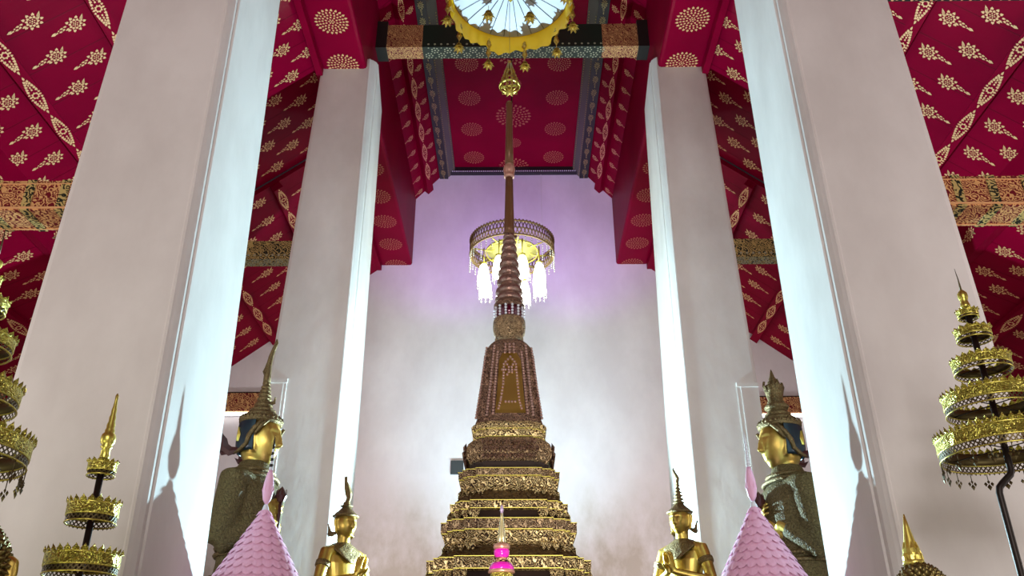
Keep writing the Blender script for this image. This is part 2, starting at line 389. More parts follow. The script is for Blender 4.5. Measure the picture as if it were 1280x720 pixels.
for s in (-1, 1):
    nm = pl[s]
    # aisle roof, near bay and far bay
    rows_near = [x for k in range(14) for x in [3.0 + .305 * k] if min(abs(x - p) for p in (5.0, 5.92)) > .1]
    rows_near = [3.18, 3.48, 3.78, 4.08, 4.38, 4.68, 5.30, 5.61, 6.22, 6.5]
    for o, x in roof(s, 3.0, rz_(3.0), 6.56, rz_(6.56), YB, YS, 'ceiling_slope', rows_near, .57, .25, .235, 'red planked roof slope over the %s aisle, near bay' % nm, (5.0, 5.92)):
        tag(o, 'red roof batten with gold lenses over the %s aisle near bay, %s one' % (nm, 'upper' if x < 5.5 else 'lower'), 'roof batten', 'roof battens', 'thing')
    for o, x in roof(s, 3.0, rz_(3.0) - .14, 6.56, rz_(6.56) - .14, YS, YW, 'ceiling_slope', [3.4, 3.75, 4.46, 4.82, 5.56, 5.92], .57, .25, .25, 'red planked roof slope over the %s aisle, far bay' % nm, (4.10, 5.20)):
        tag(o, 'red roof batten with gold lenses over the %s aisle far bay, %s one' % (nm, 'upper' if x < 4.5 else 'lower'), 'roof batten', 'roof battens', 'thing')
    mb = MB()
    # eaves board and the lower roof tier outside it
    mb.box(min(s * 6.5, s * 6.62), max(s * 6.5, s * 6.62), YB, YW, rz_(6.56) - .55, rz_(6.56) + .05)
    y = -1.
    while y < YW: stencil(mb, LEAF, (s * 6.5, y, rz_(6.56) - .28), (0, 1, 0), (0, 0, 1), .25, .2, (-s, 0, 0)); y += .6
    struct(mb.build('trim_2', [M['red'], M['gilt']]), 'red eaves board along the %s aisle' % nm)
    for o, x in roof(s, 6.56, rz_(6.56) - .5, XO, rz_(6.56) - .5 - (XO - 6.56) * .5, YB, YW, 'ceiling_slope', [6.9, 7.2, 7.9, 8.2, 8.9, 9.2], .57, .1, .235, 'lower red roof tier outside the %s aisle' % nm, (7.55, 8.55)):
        tag(o, 'red roof batten under the lower roof tier on the %s, %s one' % (nm, 'inner' if x < 8 else 'outer'), 'roof batten', 'roof battens', 'thing')
    # nave roof slope between flat ceiling and the long beam
    for o, x in roof(s, 1.74, ZC - .20, 2.36, ZE + 10.90, YB, YW, 'ceiling_slope', [1.88, 2.22], .50, .2, .14, 'steep red roof slope between %s beam and flat ceiling' % nm, (2.05,), .2):
        tag(o, 'red roof batten on the steep slope above the %s long beam' % nm, 'roof batten', 'roof battens', 'thing')
    # long beam on the columns
    mb = MB(); x0, x1, zb, zt = 2.30, 3.01, ZE + 9.20, ZE + 10.95; c = .05
    sec = [(x0, zt), (x0, zb + c), (x0 + c * .3, zb + c * .3), (x0 + c, zb), (x1 - c, zb), (x1 - c * .3, zb + c * .3), (x1, zb + c), (x1, zt)]
    mb.loft([[(s * x, y, z) for x, z in sec] for y in (YB, YW)], 0, False)
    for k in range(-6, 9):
        stencil(mb, ROS, (s * (x0 + x1) / 2, 9.22 + .925 * k - .03, zb), (1, 0, 0), (0, 1, 0), .26, .26, (0, 0, -1), 1 if k < 2 else 2)  # far rosettes take the dimmed gold in place of shade
    o = fixn(mb.build('long_beam', [M['red'], M['gilt'], M['giltdim']]))
    tag(o, 'long red beam with gold rosettes resting on the %s columns' % nm, 'beam', 'long beams on the columns', 'thing')
    mb = MB(); mb.box(min(s * 2.98, s * 3.08), max(s * 2.98, s * 3.08), YB, YW, rz_(3.0) - .2, zt)
    struct(mb.build('trim_3', M['red']), 'red board closing the gap under the %s beam' % nm)

# ------------------------------------------------------------------ columns
def linx(p0, p1, Y):
    a, b = at(*p0, Y), at(*p1, Y)
    k = (b.x - a.x) / (b.z - a.z)
    return lambda z: a.x + k * (z - a.z)
def column(s, Yf, D, outer, arris, groove, far, ztop, label):
    fo, fa, fg, ff = linx(*outer, Yf), linx(*arris, Yf), linx(*groove, Yf + .11), linx(*far, Yf + D)
    rings = []
    nz = 10
    for k in range(nz + 1):
        z = ztop * k / nz
        o, a, g, f = fo(z), fa(z), fg(z), ff(z); t = -s                      # t: towards the nave
        back_o = o
        pts = [(o - t * .0, Yf + .05), (o + t * .015, Yf + .015), (o + t * .05, Yf), (a - t * .035, Yf), (a - t * .022, Yf - .008), (a - t * .006, Yf - .006), (a, Yf + .006),
               (a + (g - a) * .30, Yf + .025), (a + (g - a) * .72, Yf + .065), (g - t * .012, Yf + .100), (g - t * .016, Yf + .118), (g, Yf + .122),
               (f, Yf + D - .02), (f - t * .02, Yf + D), (back_o, Yf + D)]
        rings.append([(x, y, z) for x, y in pts])
    mb = MB(); mb.loft(rings, 0, False)
    o = mb.build('column', M['pillar']); fixn(o)
    tag(o, label, 'column', 'square white columns', 'thing')
    print('COL', label, [round(q(5), 3) for q in (fo, fa, fg, ff)], [round(q(9), 3) for q in (fo, fa, fg, ff)])
    return fo, fa, fg, ff
cnl = column(-1, 5.0, 1.29, ((155, 0), (12.5, 473)), ((287, 0), (199, 480)), ((300, 0), (216, 480)), ((351, 0), (287, 480)), ZE + 9.2, 'broad white column filling the left side, in front of the left aisle')
cnr = column(1, 5.0, 1.29, ((1113, 0), (1262, 480)), ((980, 0), (1081, 480)), ((967, 0), (1063, 480)), ((917, 0), (989, 440)), ZE + 9.2, 'broad white column filling the right side, in front of the right aisle')
cfl = column(-1, 10.2, 1.29, ((400, 90), (343, 424)), ((462, 90), (426, 500)), ((470, 110), (433.5, 500)), ((479, 118), (450, 515)), ZE + 9.40, 'farther white column left of the spire, its top holding a red beam')
cfr = column(1, 10.2, 1.29, ((884, 95), (935.5, 404)), ((822, 100), (849, 400)), ((815, 110), (841, 400)), ((804.5, 123), (823, 400)), ZE + 9.40, 'farther white column right of the spire, its top holding a red beam')

# short pier attached beside each far column
for s, (a, b, py), lab in ((-1, (335.5, 359, 474), 'low white pier with moulded edge against the far left column'), (1, (921, 947, 479), 'low white pier with moulded edge against the far right column')):
    Y = 10.195; p, q = at(a, py, Y), at(b, py, Y); x0, x1 = sorted((p.x, q.x)); zt = p.z
    mb = MB(); mb.box(x0, x1, Y, Y + .30, 0, zt); mb.box(x0 - .008, x1 + .008, Y - .008, Y + .3, zt - .05, zt + .006)
    e = x1 if s < 0 else x0; mb.box(e - .010, e, Y - .003, Y, 0, zt)
    e2 = e - .05 if s < 0 else e + .05; mb.box(e2 - .008, e2 + .008, Y - .006, Y, 0, zt - .05)
    tag(mb.build('pier', M['pillar']), lab, 'pier', 'low piers beside the far columns', 'thing')

# ------------------------------------------------------------------ cross beams
def flowerband(mb, x0, x1, y0, y1, z, zf, mi):
    """white-gold flowers on the underside (two rows) and a dotted row low on the front"""
    w = y1 - y0; st = w * .62; k = 0; x = x0 + st / 2
    while x < x1:
        cy = y0 + w * (.28 if k % 2 else .72)
        for i in range(7):
            a = 2 * PI * i / 7; r = w * .2; mb.add([(x + r * math.cos(a) + .016 * math.cos(b), cy + r * math.sin(a) + .016 * math.sin(b), z - .004) for b in [PI * j / 3 for j in range(6)]], [tuple(range(6))], mi)
        mb.add([(x + .018 * math.cos(b), cy + .018 * math.sin(b), z - .004) for b in [PI * j / 3 for j in range(6)]], [tuple(range(6))], mi)
        mb.add([(x + .02 * math.cos(b), y0 - .004, z + .06 + .02 * math.sin(b)) for b in [PI * j / 3 for j in range(6)]], [tuple(range(6))], mi)
        mb.add([(x + .013 * math.cos(b), (y1 - .02 if k % 2 else y0 + .02) + .013 * math.sin(b), z - .004) for b in [PI * j / 3 for j in range(6)]], [tuple(range(6))], mi)
        x += st * .62; k += 1
zb = ZE + 10.12
mb = MB(); y0, y1 = 10.70, 10.98
mb.box(-1.52, 1.52, y0, y1, zb, zb + .50, 0); flowerband(mb, -1.5, 1.5, y0, y1, zb, zb, 2)
mb.box(-2.3, -1.52, y0, y1, zb, zb + .50, 1); mb.box(1.52, 2.3, y0, y1, zb, zb + .50, 1)
for s in (-1, 1): mb.box(min(s * 2.12, s * 2.3), max(s * 2.12, s * 2.3), y0 - .03, y1 + .03, zb - .03, zb + .56, 3)
tag(mb.build('tie_beam', [M['greenblk'], M['redscrolls'], M['flower'], M['black']]), 'dark green tie beam with white flowers crossing the nave above the spire', 'beam', None, 'thing')
# aisle cross beams
for s in (-1, 1):
    nm = pl[s]
    # far, dark green, at the far column
    zb = ZE + 6.06; y0, y1 = 10.72, 10.95
    mb = MB(); mb.box(min(s * 3.0, s * 6.6), max(s * 3.0, s * 6.6), y0, y1, zb, zb + .30, 0); flowerband(mb, min(s * 3.0, s * 6.6), max(s * 3.0, s * 6.6), y0, y1, zb, zb, 1)
    tag(mb.build('tie_beam', [M['blackscroll'], M['flower']]), 'dark green tie beam joining the far %s column to the aisle wall' % nm, 'beam', 'aisle tie beams', 'thing')
    # near, red with black bands
    zb = ZE + 3.52; y0, y1 = 5.45, 5.75; xi = 3.0
    mb = MB(); mb.box(min(s * xi, s * XO), max(s * xi, s * XO), y0, y1, zb, zb + .27, 0)
    for x in [3.16 + .27 * k for k in range(20)]:
        mb.box(min(s * x, s * (x + .07)), max(s * x, s * (x + .07)), y0 - .006, y1 + .006, zb - .006, zb + .276, 1)
    mb.box(min(s * xi, s * XO), max(s * xi, s * XO), y0 - .012, y0, zb + .01, zb + .025, 2); mb.box(min(s * xi, s * XO), max(s * xi, s * XO), y0 - .01, y0, zb + .235, zb + .242, 2)
    mb.box(min(s * xi, s * XO), max(s * xi, s * XO), y1 - .03, y1 - .02, zb - .008, zb, 2)
    tag(mb.build('tie_beam', [M['redscrolls'], M['blackscroll'], M['gilt']]), 'red and gold tie beam with black bands running outward from the near %s column' % nm, 'beam', 'aisle tie beams', 'thing')
    # nearest one, only its lower edge shows at the upper right
    zb = ZE + 6.08; y0, y1 = 5.62, 5.86
    mb = MB(); mb.box(min(s * 3.0, s * 6.6), max(s * 3.0, s * 6.6), y0, y1, zb, zb + .42, 0); flowerband(mb, min(s * 3.0, s * 6.6), max(s * 3.0, s * 6.6), y0, y1, zb, zb, 1)
    if s > 0: tag(mb.build('tie_beam', [M['greenblk'], M['gilt']]), 'dark green tie beam joining the near right column, cut by the top edge', 'beam', 'aisle tie beams', 'thing')
# painted lintels with a lit tube under them on the end wall of each aisle
for s, (px, pt, pb_), lab in ((-1, (318, 490, 514), 'left'), (1, (975, 495, 516), 'right')):
    Y = YW - .10; p, q = at(px, pt, Y), at(px, pb_, Y); xi = s * 4.2
    mb = MB(); mb.box(min(xi, s * 8), max(xi, s * 8), Y, YW, q.z, p.z, 0); mb.box(min(xi, s * 8), max(xi, s * 8), Y - .01, Y, p.z - .02, p.z, 1)
    tag(mb.build('lintel', [M['redscroll'], M['black']]), 'red and gold painted lintel on the end wall of the %s aisle' % lab, 'lintel', 'painted lintels', 'thing')
    root = empty('light_tube', (s * 5.6, YW - .06, q.z - .05), 'glowing white light tube under the %s painted lintel' % lab, 'lamp', 'light tubes under the lintels')
    mb = MB(); mb.tube([(-1.35, -.02, 0), (1.35, -.02, 0)], .035, 8); mb.build('tube', M['tube'], root)
    mb = MB(); mb.box(-1.4, 1.4, .0, .05, -.03, .045); mb.box(-1.4, -1.35, -.05, .05, -.04, .045); mb.box(1.35, 1.4, -.05, .05, -.04, .045); mb.build('housing', M['white'], root)
# black box on the end wall
p = at(563.5, 576, YW - .05); q = at(579, 592.5, YW - .05)
mb = MB(); mb.box(p.x, q.x, YW - .07, YW, q.z, p.z); mb.box(p.x + .02, q.x - .02, YW - .08, YW - .07, q.z + .02, p.z - .02)
o = mb.build('wall_box', M['charcoal']); tag(o, 'small dark grey square box on the white wall left of the spire', 'box')
p = at(676, 215, YW); q = at(676, 300, YW)
mb = MB(); mb.box(p.x - .008, p.x + .008, YW - .02, YW, q.z, ZC - .1); tag(mb.build('cable', M['pillar']), 'thin pale cable running down the end wall right of the chandelier', 'cable')
def interp(tab, x):
    for (a, va), (b, vb) in zip(tab, tab[1:]):
        if a <= x <= b: return va + (vb - va) * (x - a) / (b - a)
    return tab[0][1] if x < tab[0][0] else tab[-1][1]
def apply_mods(o):
    dg = bpy.context.evaluated_depsgraph_get(); dg.update()
    me = bpy.data.meshes.new_from_object(o.evaluated_get(dg)); o.modifiers.clear(); old = o.data; o.data = me; bpy.data.meshes.remove(old)
    return o

# ------------------------------------------------------------------ the tiered golden spire on the axis
SY = 7.6
p0 = at(636.5, 470, SY); SX = p0.x
root = empty('spired_shrine', (SX, SY, 0), 'tall gilded tiered spire shrine rising in the middle of the nave', 'shrine')
def zsq(py, hw):
    """height and half width of a square storey whose front face is seen hw pixels half wide at row py"""
    w = .3
    for _ in range(12):
        p = at(636.5, py, SY - w); w = hw * mpp(p)
    return p.z, w
def zrd(py, hw):
    p = at(637, py, SY); return p.z, hw * mpp(p)
RED = [(.64, 1), (.64, .90), (.82, .90), (.82, .82), (.90, .82), (.90, .64)]
def redent(w, k=1.0):
    q = []
    base = [(a, b) for a, b in RED] + [(1, .64)]
    for r in range(4):
        c, d = math.cos(r * PI / 2), math.sin(r * PI / 2)
        for a, b in (base[::-1]): q.append((w * (a * c - b * d), w * (a * d + b * c)))
    return q
def storey(name, rows, mat, parent=root, mi=0):
    mb = MB(); rings = []
    for py, hw in rows:
        z, w = zsq(py, hw); rings.append([(x, y, z) for x, y in redent(w)])
    mb.loft(rings, 0, False); o = mb.build(name, mat, parent); fixn(o); return o
T = 'spire'
# bell body
storey('bell', [(424, 17), (426, 22), (431, 27), (440, 29.5), (470, 33), (500, 37), (520, 40.5), (526, 43)], M['reliefp'])
storey('bell_cornice', [(526, 44), (529, 47.5), (532, 47.5), (535, 45.5), (539, 46.5), (545, 45)], M['relief'])
storey('cushion', [(546, 46), (550, 52), (557, 54.5), (566, 54), (573, 50), (576, 47)], M['reliefs'])
storey('recess', [(576, 50), (584, 50)], M['umber'])
storey('tier_band', [(583, 53), (585, 64), (593, 64.5), (594, 62)], M['reliefs'])
storey('tier_band', [(594, 62), (596, 63), (607, 61), (613, 56)], M['relief'])
storey('recess', [(612, 55), (614, 60), (626, 71)], M['darkwood2'])
storey('tier_band', [(624.5, 74.5), (627, 75.5), (634, 75), (637, 70)], M['relief'])
storey('recess', [(636, 66), (648, 72)], M['umber'])
storey('tier_band', [(646, 78), (648, 87), (660, 87.5), (661, 84)], M['reliefs'])
storey('tier_band', [(661, 84), (663, 85.5), (676, 82), (681, 77)], M['relief'])
storey('recess', [(680, 77), (684, 80), (696, 100)], M['darkwood2'])
storey('tier_band', [(694.5, 105), (697, 106.5), (709, 106), (713, 98)], M['relief'])
storey('recess', [(713, 94), (724, 100)], M['umber'])
storey('tier_band', [(722, 112), (725, 119), (741, 119), (760, 108)], M['relief'])
storey('recess', [(758, 106), (772, 130)], M['darkwood2'])
storey('tier_band', [(770, 140), (786, 141), (792, 128)], M['relief'])
zb_, wb_ = zsq(792, 128)
mb = MB(); mb.loft([[(x, y, z) for x, y in redent(w)] for z, w in ((0, 1.75), (.35, 1.75), (.4, 1.6), (zb_ - .25, 1.45), (zb_, wb_))], 0, False); fixn(mb.build('base', M['darkwood2'], root))
# gilt lips along the bands and flame leaves hanging under the thin bands
def lips(py, hw, n=1, r=.0035):
    z, w = zsq(py, hw); q = redent(w); mb.loft([[(x, y, z + dz) for x, y in redent(w + dw)] for dz, dw in ((-r, 0), (-r * .6, r), (r * .6, r), (r, 0))], 0, False)
mb = MB()
for py, hw in ((535, 45.5), (545, 45.5), (584.5, 64.5), (594, 63.5), (624.5, 75), (634.5, 75), (647, 87), (661, 86), (694.5, 106), (710, 106), (724, 119)): lips(py, hw)
fixn(mb.build('gilt_lip', M['brass'], root))
for py, hw, L in ((634, 74.5, .11), (709, 105, .15), (608, 60.5, .07), (676, 81.5, .08)):
    z, w = zsq(py, hw); mb = MB(); single = py in (634, 709)
    for r in range(4):
        R4 = Matrix.Rotation(r * PI / 2, 4, 'Z')
        for u0, u1, v in ((-.64, .64, 1), (.64, .82, .9), (-.82, -.64, .9), (.82, .90, .82), (-.9, -.82, .82)):
            n_ = max(1, int((u1 - u0) * w / (.10)))
            if v == 1:
                us = [u0 + .03, u1 - .03, u0 + .10, u1 - .10]
            else: us = [u0 + (u1 - u0) * (i + .5) / n_ for i in range(n_)]
            for u in us:
                x, y = u * w, -v * w; s_ = .036
                if single: mb = MB()
                mb.add([(x - s_, y, z), (x + s_, y, z), (x + s_ * .8, y - .02, z - L * .4), (x, y - .03, z - L), (x - s_ * .8, y - .02, z - L * .4), (x, y - .03, z - L * .3), (x, y + .03, z - L * .2)],
                       [(0, 1, 5), (1, 2, 5), (2, 3, 5), (3, 4, 5), (4, 0, 5), (0, 6, 1), (1, 6, 2), (2, 6, 3), (3, 6, 4), (4, 6, 0)], 0, False, R4)
                if single: mb.build('corner_leaf', M['relief'], root)
    if not single: tag(mb.build('leaf_fringe', M['relief'], root), None, None, None, 'stuff')
# lotus petals round the cushion
z1, w1 = zsq(571, 51); mb = MB()
for r in range(4):
    R4 = Matrix.Rotation(r * PI / 2, 4, 'Z')
    for row, (py, hw, sc_) in enumerate(((571, 52, 1), (562, 54.6, .9), (554, 53.5, .8))):
        z1, w1 = zsq(py, hw); k = 14
        for i in range(k):
            u = (-.64 + 1.28 * (i + .5 * (1 + (row % 2)) ) / k) * w1
            if u > .64 * w1: continue
            s_ = .026 * sc_
            mb.add([(u, -w1 - .004, z1 + .05), (u + s_, -w1 - .012, z1 + .02), (u, -w1 - .03, z1 - .03), (u - s_, -w1 - .012, z1 + .02), (u, -w1 - .035, z1 + .01)], [(0, 1, 4), (1, 2, 4), (2, 3, 4), (3, 0, 4)], 0, False, R4)
tag(mb.build('petals', M['reliefp'], root), None, None, None, 'stuff')
# panel with beaded figure frame on each face of the bell, beads up the corners
def face_pt(px, py, w_top=None):
    """point on the front face of the bell seen at a pixel"""
    hw = interp([(424, 17), (426, 22), (431, 27), (440, 29.5), (470, 33), (500, 37), (520, 40.5), (526, 43)], py)
    z, w = zsq(py, hw); return at(px, py, SY - w - .006)
pan = MB(); bd = MB()
def beads(path, r, mb, step=.028):
    P = [Vector(face_pt(*p)) - Vector((SX, SY, 0)) for p in path]
    for a, b in zip(P, P[1:]):
        n_ = max(1, int((b - a).length / step))
        for i in range(n_): mb.ball(tuple(a.lerp(b, i / n_)), r, 6)
pts = [(623, 448), (630, 440), (644, 440), (651, 448), (654, 480), (656, 515), (620, 515), (621, 480)]
P = [face_pt(*p) - Vector((SX, SY, 0)) for p in pts]
rows_ = [(441, 628, 646), (450, 624, 651), (480, 622, 653.5), (516, 619, 657)]
pr = []
for py, xa, xb in rows_:
    a = face_pt(xa, py) - Vector((SX, SY, 0)); b = face_pt(xb, py) - Vector((SX, SY, 0)); pr.append((a, b))
for (a, b), (c, d) in zip(pr, pr[1:]): pan.quad(a, b, d, c)
for path in ([(630, 455), (629, 480), (626, 500), (622, 514)], [(645, 455), (647, 480), (649, 500), (653, 514)], [(626, 498), (632, 502), (644, 502), (650, 498)], [(632, 452), (638, 446), (643, 452), (638, 462), (632, 452)],
             [(628, 462), (648, 462)], [(632, 430), (631, 444)], [(637, 430), (637, 444)], [(642, 430), (643, 444)], [(622, 440), (619, 480), (616, 520)], [(652, 440), (656, 480), (660, 520)], [(618, 432), (613, 480), (608, 522)], [(657, 432), (662, 480), (667, 522)], [(634, 468), (638, 462), (642, 468)]):
    beads(path, .014, bd)
for r, q in ((0, 1), (1, 0), (2, 0), (3, 0)):
    for src, nm_, mt in ((pan, 'panel', M['gold']), (bd, 'beading', M['beadgold'])):
        m2 = MB(); m2.add(src.v, src.f, 0, nm_ == 'beading', Matrix.Rotation(r * PI / 2, 4, 'Z')); m2.build(nm_, mt, root)
# drum, bulb, ringed spire, needle
def turned(name, rows, mat, n=28):
    mb = MB(); mb.lathe([zrd(py, hw) for py, hw in sorted(rows, key=lambda t: -t[0])], n, (0, 0, 0)); return mb.build(name, mat, root)
turned('bulb', [(425, 18), (421, 17), (418, 19.5), (410, 20.5), (403, 20), (400, 18)], M['reliefs'])
turned('drum', [(401, 17.5), (386, 17.5)], flat('dark_red_glass', (.10, .004, .02), .15, .3, .5))
mb = MB()
for i in range(14):
    a = 2 * PI * i / 14
    for py in (388, 391.5, 395, 398.5):
        z, w = zrd(py, 18.2); mb.ball((w * math.cos(a), w * math.sin(a), z), .014, 6)
mb.build('beading', M['white'], root)
turned('drum_rim', [(387, 18), (385.5, 19.2), (382.5, 19.2), (380, 17), (378, 15)], M['reliefp'])
ys = [379, 370, 358, 346.5, 335.5, 325, 315, 306, 299, 292.5]; hs = [17.6, 17, 15.6, 14.2, 12.8, 11.4, 10, 8.8, 7.6, 6.6]
rows = []
for k in range(len(ys) - 1):
    a, b = ys[k], ys[k + 1]; h0, h1 = hs[k], hs[k + 1]
    for t, f in ((0, .78), (.10, .93), (.28, 1.03), (.52, 1.02), (.75, .93), (.90, .82), (.99, .74)): rows.append((a + (b - a) * t, (h0 + (h1 - h0) * t) * f))
turned('ringed_spire', rows, M['rings'])
turned('needle', [(293, 6.6), (285, 6.4), (270, 5.9), (245, 5.2), (222, 4.7)], M['copper'])
turned('knob', [(223, 4.8), (221.5, 6.6), (219.5, 6.8), (218, 5.4), (216, 6.8), (212, 7.4), (208, 6.4), (206, 5)], M['rose'])
turned('upper_needle', [(207, 5.2), (180, 4.6), (155, 4.2), (134, 3.6), (130, 4.2), (128, 3.4), (127, 1)], M['copper'])

# small jewelled finial in front of the shrine
FY = 5.0
c_ = at(627, 700, FY); fr = empty('jewelled_finial', (c_.x, FY, 0), 'slim gold and glass finial with pink rings in front of the big spire', 'ornament')
def fz(py, hw):
    p = at(627, py, FY); return p.z, hw * mpp(p)
def ft(name, rows, mat): mb = MB(); mb.lathe([fz(a, b) for a, b in rows], 20); return mb.build(name, mat, fr)
z0_ = fz(760, 1)[0]
mb = MB(); mb.lathe([(0, .22), (.05, .22), (.08, .06), (z0_ - .3, .05), (z0_ - .1, .10), (z0_, .12)], 20); mb.build('stand', M['brass'], fr)
ft('lower_body', [(762, 24), (745, 20), (728, 16), (717, 13.5), (715, 14)], M['chatra'])
ft('gem_ring', [(716, 15), (715, 16), (709, 15.5), (704, 12.5)], M['pinkd']); ft('ring', [(717, 15), (716, 17), (713.5, 16.5), (712, 15)], M['rose'])
ft('middle', [(704.5, 12), (702, 10), (699, 7.5), (697, 7)], M['relief'])
ft('gem_ring', [(697.5, 7), (694, 9.5), (689, 10), (685, 8)], M['pinkd']); ft('ring', [(687, 9.5), (685, 10.6), (680.5, 10), (679.5, 6)], M['rose'])
for dx in (-2.7, 2.7):
    mb = MB(); rr = [fz(a, b) for a, b in ((680, 3), (677, 3.2), (668, 2.6), (655, 1.7), (645, 1.1), (640, 1))]; k_ = mpp(at(627, 670, FY))
    mb.loft([[(dx * k_ * (1 - t / 5.5) + r_ * math.cos(2 * PI * i / 10), r_ * math.sin(2 * PI * i / 10), z_) for i in range(10)] for t, (z_, r_) in enumerate(rr)]); mb.build('prong', flat('pale_gold_glass', (.80, .72, .42), .15, .7) if dx < 0 else bpy.data.materials['pale_gold_glass'], fr)
ft('tip', [(641.5, 1.5), (638, 2.3), (634, 1.8), (631, .5)], flat('lilac_crystal', (.55, .42, .66), .1, .3, .5))

# ------------------------------------------------------------------ tiered ceremonial umbrellas of pierced brass
def chatra(name, Y, tiers, label, finial, pole_path, pend=False, axis_px=None, spike=0, group=None):
    """tiers: (centre px, centre row of the band, half width px, band height px)"""
    b = tiers[-1]; c = at(b[0], b[1], Y); X0 = c.x
    root = empty(name, (X0, Y, 0), label, 'ceremonial umbrella', group)
    tops = []
    for (px, py, hw, h) in tiers:
        p = at(px, py, Y); k = mpp(p); R_ = hw * k; H = h * k * .60; z0 = p.z - H * .5
        n = max(16, int(2 * PI * R_ / .022)); ns = 40
        sub = MB()                                                          # solid repousse band
        pr_ = [(z0 + H * .42, R_), (z0 + H * .44, R_ + .004), (z0 + H * .96, R_ + .004), (z0 + H, R_)]
        sub.loft([[(r * math.cos(2 * PI * i / ns), r * math.sin(2 * PI * i / ns), z) for i in range(ns)] for z, r in pr_], 0, True, False)
        sub.loft([[(r * math.cos(2 * PI * i / ns), r * math.sin(2 * PI * i / ns), z) for i in range(ns)] for z, r in ((z0 + H, R_), (z0 + H, R_ - .006), (z0 + H * .42, R_ - .006), (z0 + H * .42, R_))], 1, True, False)
        o = fixn(sub.build('tier', [M['chatra'], M['brassdark']], root))
        rim = MB()
        for z, rr in ((z0 + H * .42, .004), (z0 + H * .98, .005), (z0 + H * .06, .004), (z0 + H * .66, .003)):
            rim.tube([(R_ * math.cos(2 * PI * i / ns), R_ * math.sin(2 * PI * i / ns), z) for i in range(ns + 1)], rr, 5)
        rim.build('rim', M['brass'], o)
        lace = MB()                                                          # open lattice skirt
        z1, z2 = z0 + H * .04, z0 + H * .43
        for i in range(n):
            for sg in (-1, 1):
                a = 2 * PI * i / n; b2 = a + sg * 2 * PI / n * 1.6; d = .10 * 2 * PI / n * 2.0
                lace.quad((R_ * math.cos(a - d), R_ * math.sin(a - d), z2), (R_ * math.cos(a + d), R_ * math.sin(a + d), z2), (R_ * math.cos(b2 + d), R_ * math.sin(b2 + d), z1), (R_ * math.cos(b2 - d), R_ * math.sin(b2 - d), z1))
            a = 2 * PI * i / n; t = .35 * 2 * PI / n
            lace.add([(R_ * math.cos(a - t), R_ * math.sin(a - t), z1 + .002), (R_ * math.cos(a + t), R_ * math.sin(a + t), z1 + .002), (R_ * math.cos(a), R_ * math.sin(a), z1 - H * .10)], [(0, 1, 2)])
        lace.build('lace_skirt', M['brassdark'], o)
        cr = MB(); nl = max(14, int(2 * PI * R_ / .034)); lh = min(.04, H * .36)
        for i in range(nl):                                                  # crown of leaves
            a = 2 * PI * i / nl; t = .48 * 2 * PI / nl; P = lambda aa, z, rr=0: ((R_ + rr) * math.cos(aa), (R_ + rr) * math.sin(aa), z)
            zt = z0 + H * .98
            cr.add([P(a - t * .8, zt), P(a + t * .8, zt), P(a + t, zt + lh * .35, .004), P(a + t * .35, zt + lh * .7, .006), P(a, zt + lh, .010), P(a - t * .35, zt + lh * .7, .006), P(a - t, zt + lh * .35, .004), P(a, zt + lh * .4, .012)],
                   [(0, 1, 7), (1, 2, 7), (2, 3, 7), (3, 4, 7), (4, 5, 7), (5, 6, 7), (6, 0, 7)])
        cr.build('leaf_crown', M['chatra'], o)
        sp = MB()
        for q in range(4):
            a = q * PI / 2 + .5; sp.tube([(0, 0, z0 + H * .5), (R_ * math.cos(a), R_ * math.sin(a), z0 + H * .5)], .003, 5)
        sp.build('spoke', M['iron'], o)
        if pend and hw == tiers[-1][2]:
            m_ = 22
            for i in range(m_):
                a = 2 * PI * i / m_; x, y = R_ * math.cos(a), R_ * math.sin(a); L = MB(); t_ = (-math.sin(a), math.cos(a)); s_ = .017
                L.tube([(x, y, z0 + .004), (x, y, z0 - .03)], .0022, 4)
                for du, dz, s1 in ((0, -.062, 1.1), (-.9, -.047, .8), (.9, -.047, .8), (0, -.036, .7)):
                    cx, cy, cz = x + t_[0] * s_ * du, y + t_[1] * s_ * du, z0 + dz; w_ = s_ * s1 * .8
                    L.add([(cx, cy, cz + w_), (cx + t_[0] * w_ * .8, cy + t_[1] * w_ * .8, cz), (cx, cy, cz - w_ * 1.2), (cx - t_[0] * w_ * .8, cy - t_[1] * w_ * .8, cz), (cx + .006 * math.cos(a), cy + .006 * math.sin(a), cz), (cx - .006 * math.cos(a), cy - .006 * math.sin(a), cz)],
                          [(0, 1, 4), (1, 2, 4), (2, 3, 4), (3, 0, 4), (1, 0, 5), (2, 1, 5), (3, 2, 5), (0, 3, 5)])
                L.build('pendant', M['brassdark'], o)
        tops.append((z0, H))
    # finial, rows as (row px, half width px) along the axis
    fx, rows = finial
    def q(py, hw): p = at(fx, py, Y); return p.z, hw * mpp(p)
    mb = MB(); mb.lathe([q(a, b) for a, b in rows], 16); mb.build('finial', M['brass'], root)
    if spike:
        z1 = q(rows[-1][0] + 2, 1)[0]; z2 = q(spike, 1)[0]; mb = MB(); mb.tube([(0, 0, z1), (0, 0, (z1 + z2) / 2), (-.004, 0, z2)], [.006, .003, .001], 6); mb.build('spike', M['brassdark'], root)
    zt = q(rows[0][0], 1)[0]
    path = [(0, 0, zt + .02)] + [(x, 0, z) for x, z in pole_path(tops[-1][0])]
    mb = MB(); mb.tube(path, .0155, 10); mb.lathe([(0, .2), (.03, .2), (.06, .05), (.15, .02)], 20, (path[-1][0], 0, 0)); mb.build('pole', M['iron'], root)
    return root
bendpath = lambda sg: (lambda z: [(0, z - .03), (.0, z - .055), (-.008 * sg, z - .075), (-.055 * sg, z - .115), (-.075 * sg, z - .135), (-.082 * sg, z - .16), (-.082 * sg, z - .4), (-.082 * sg, .05)])
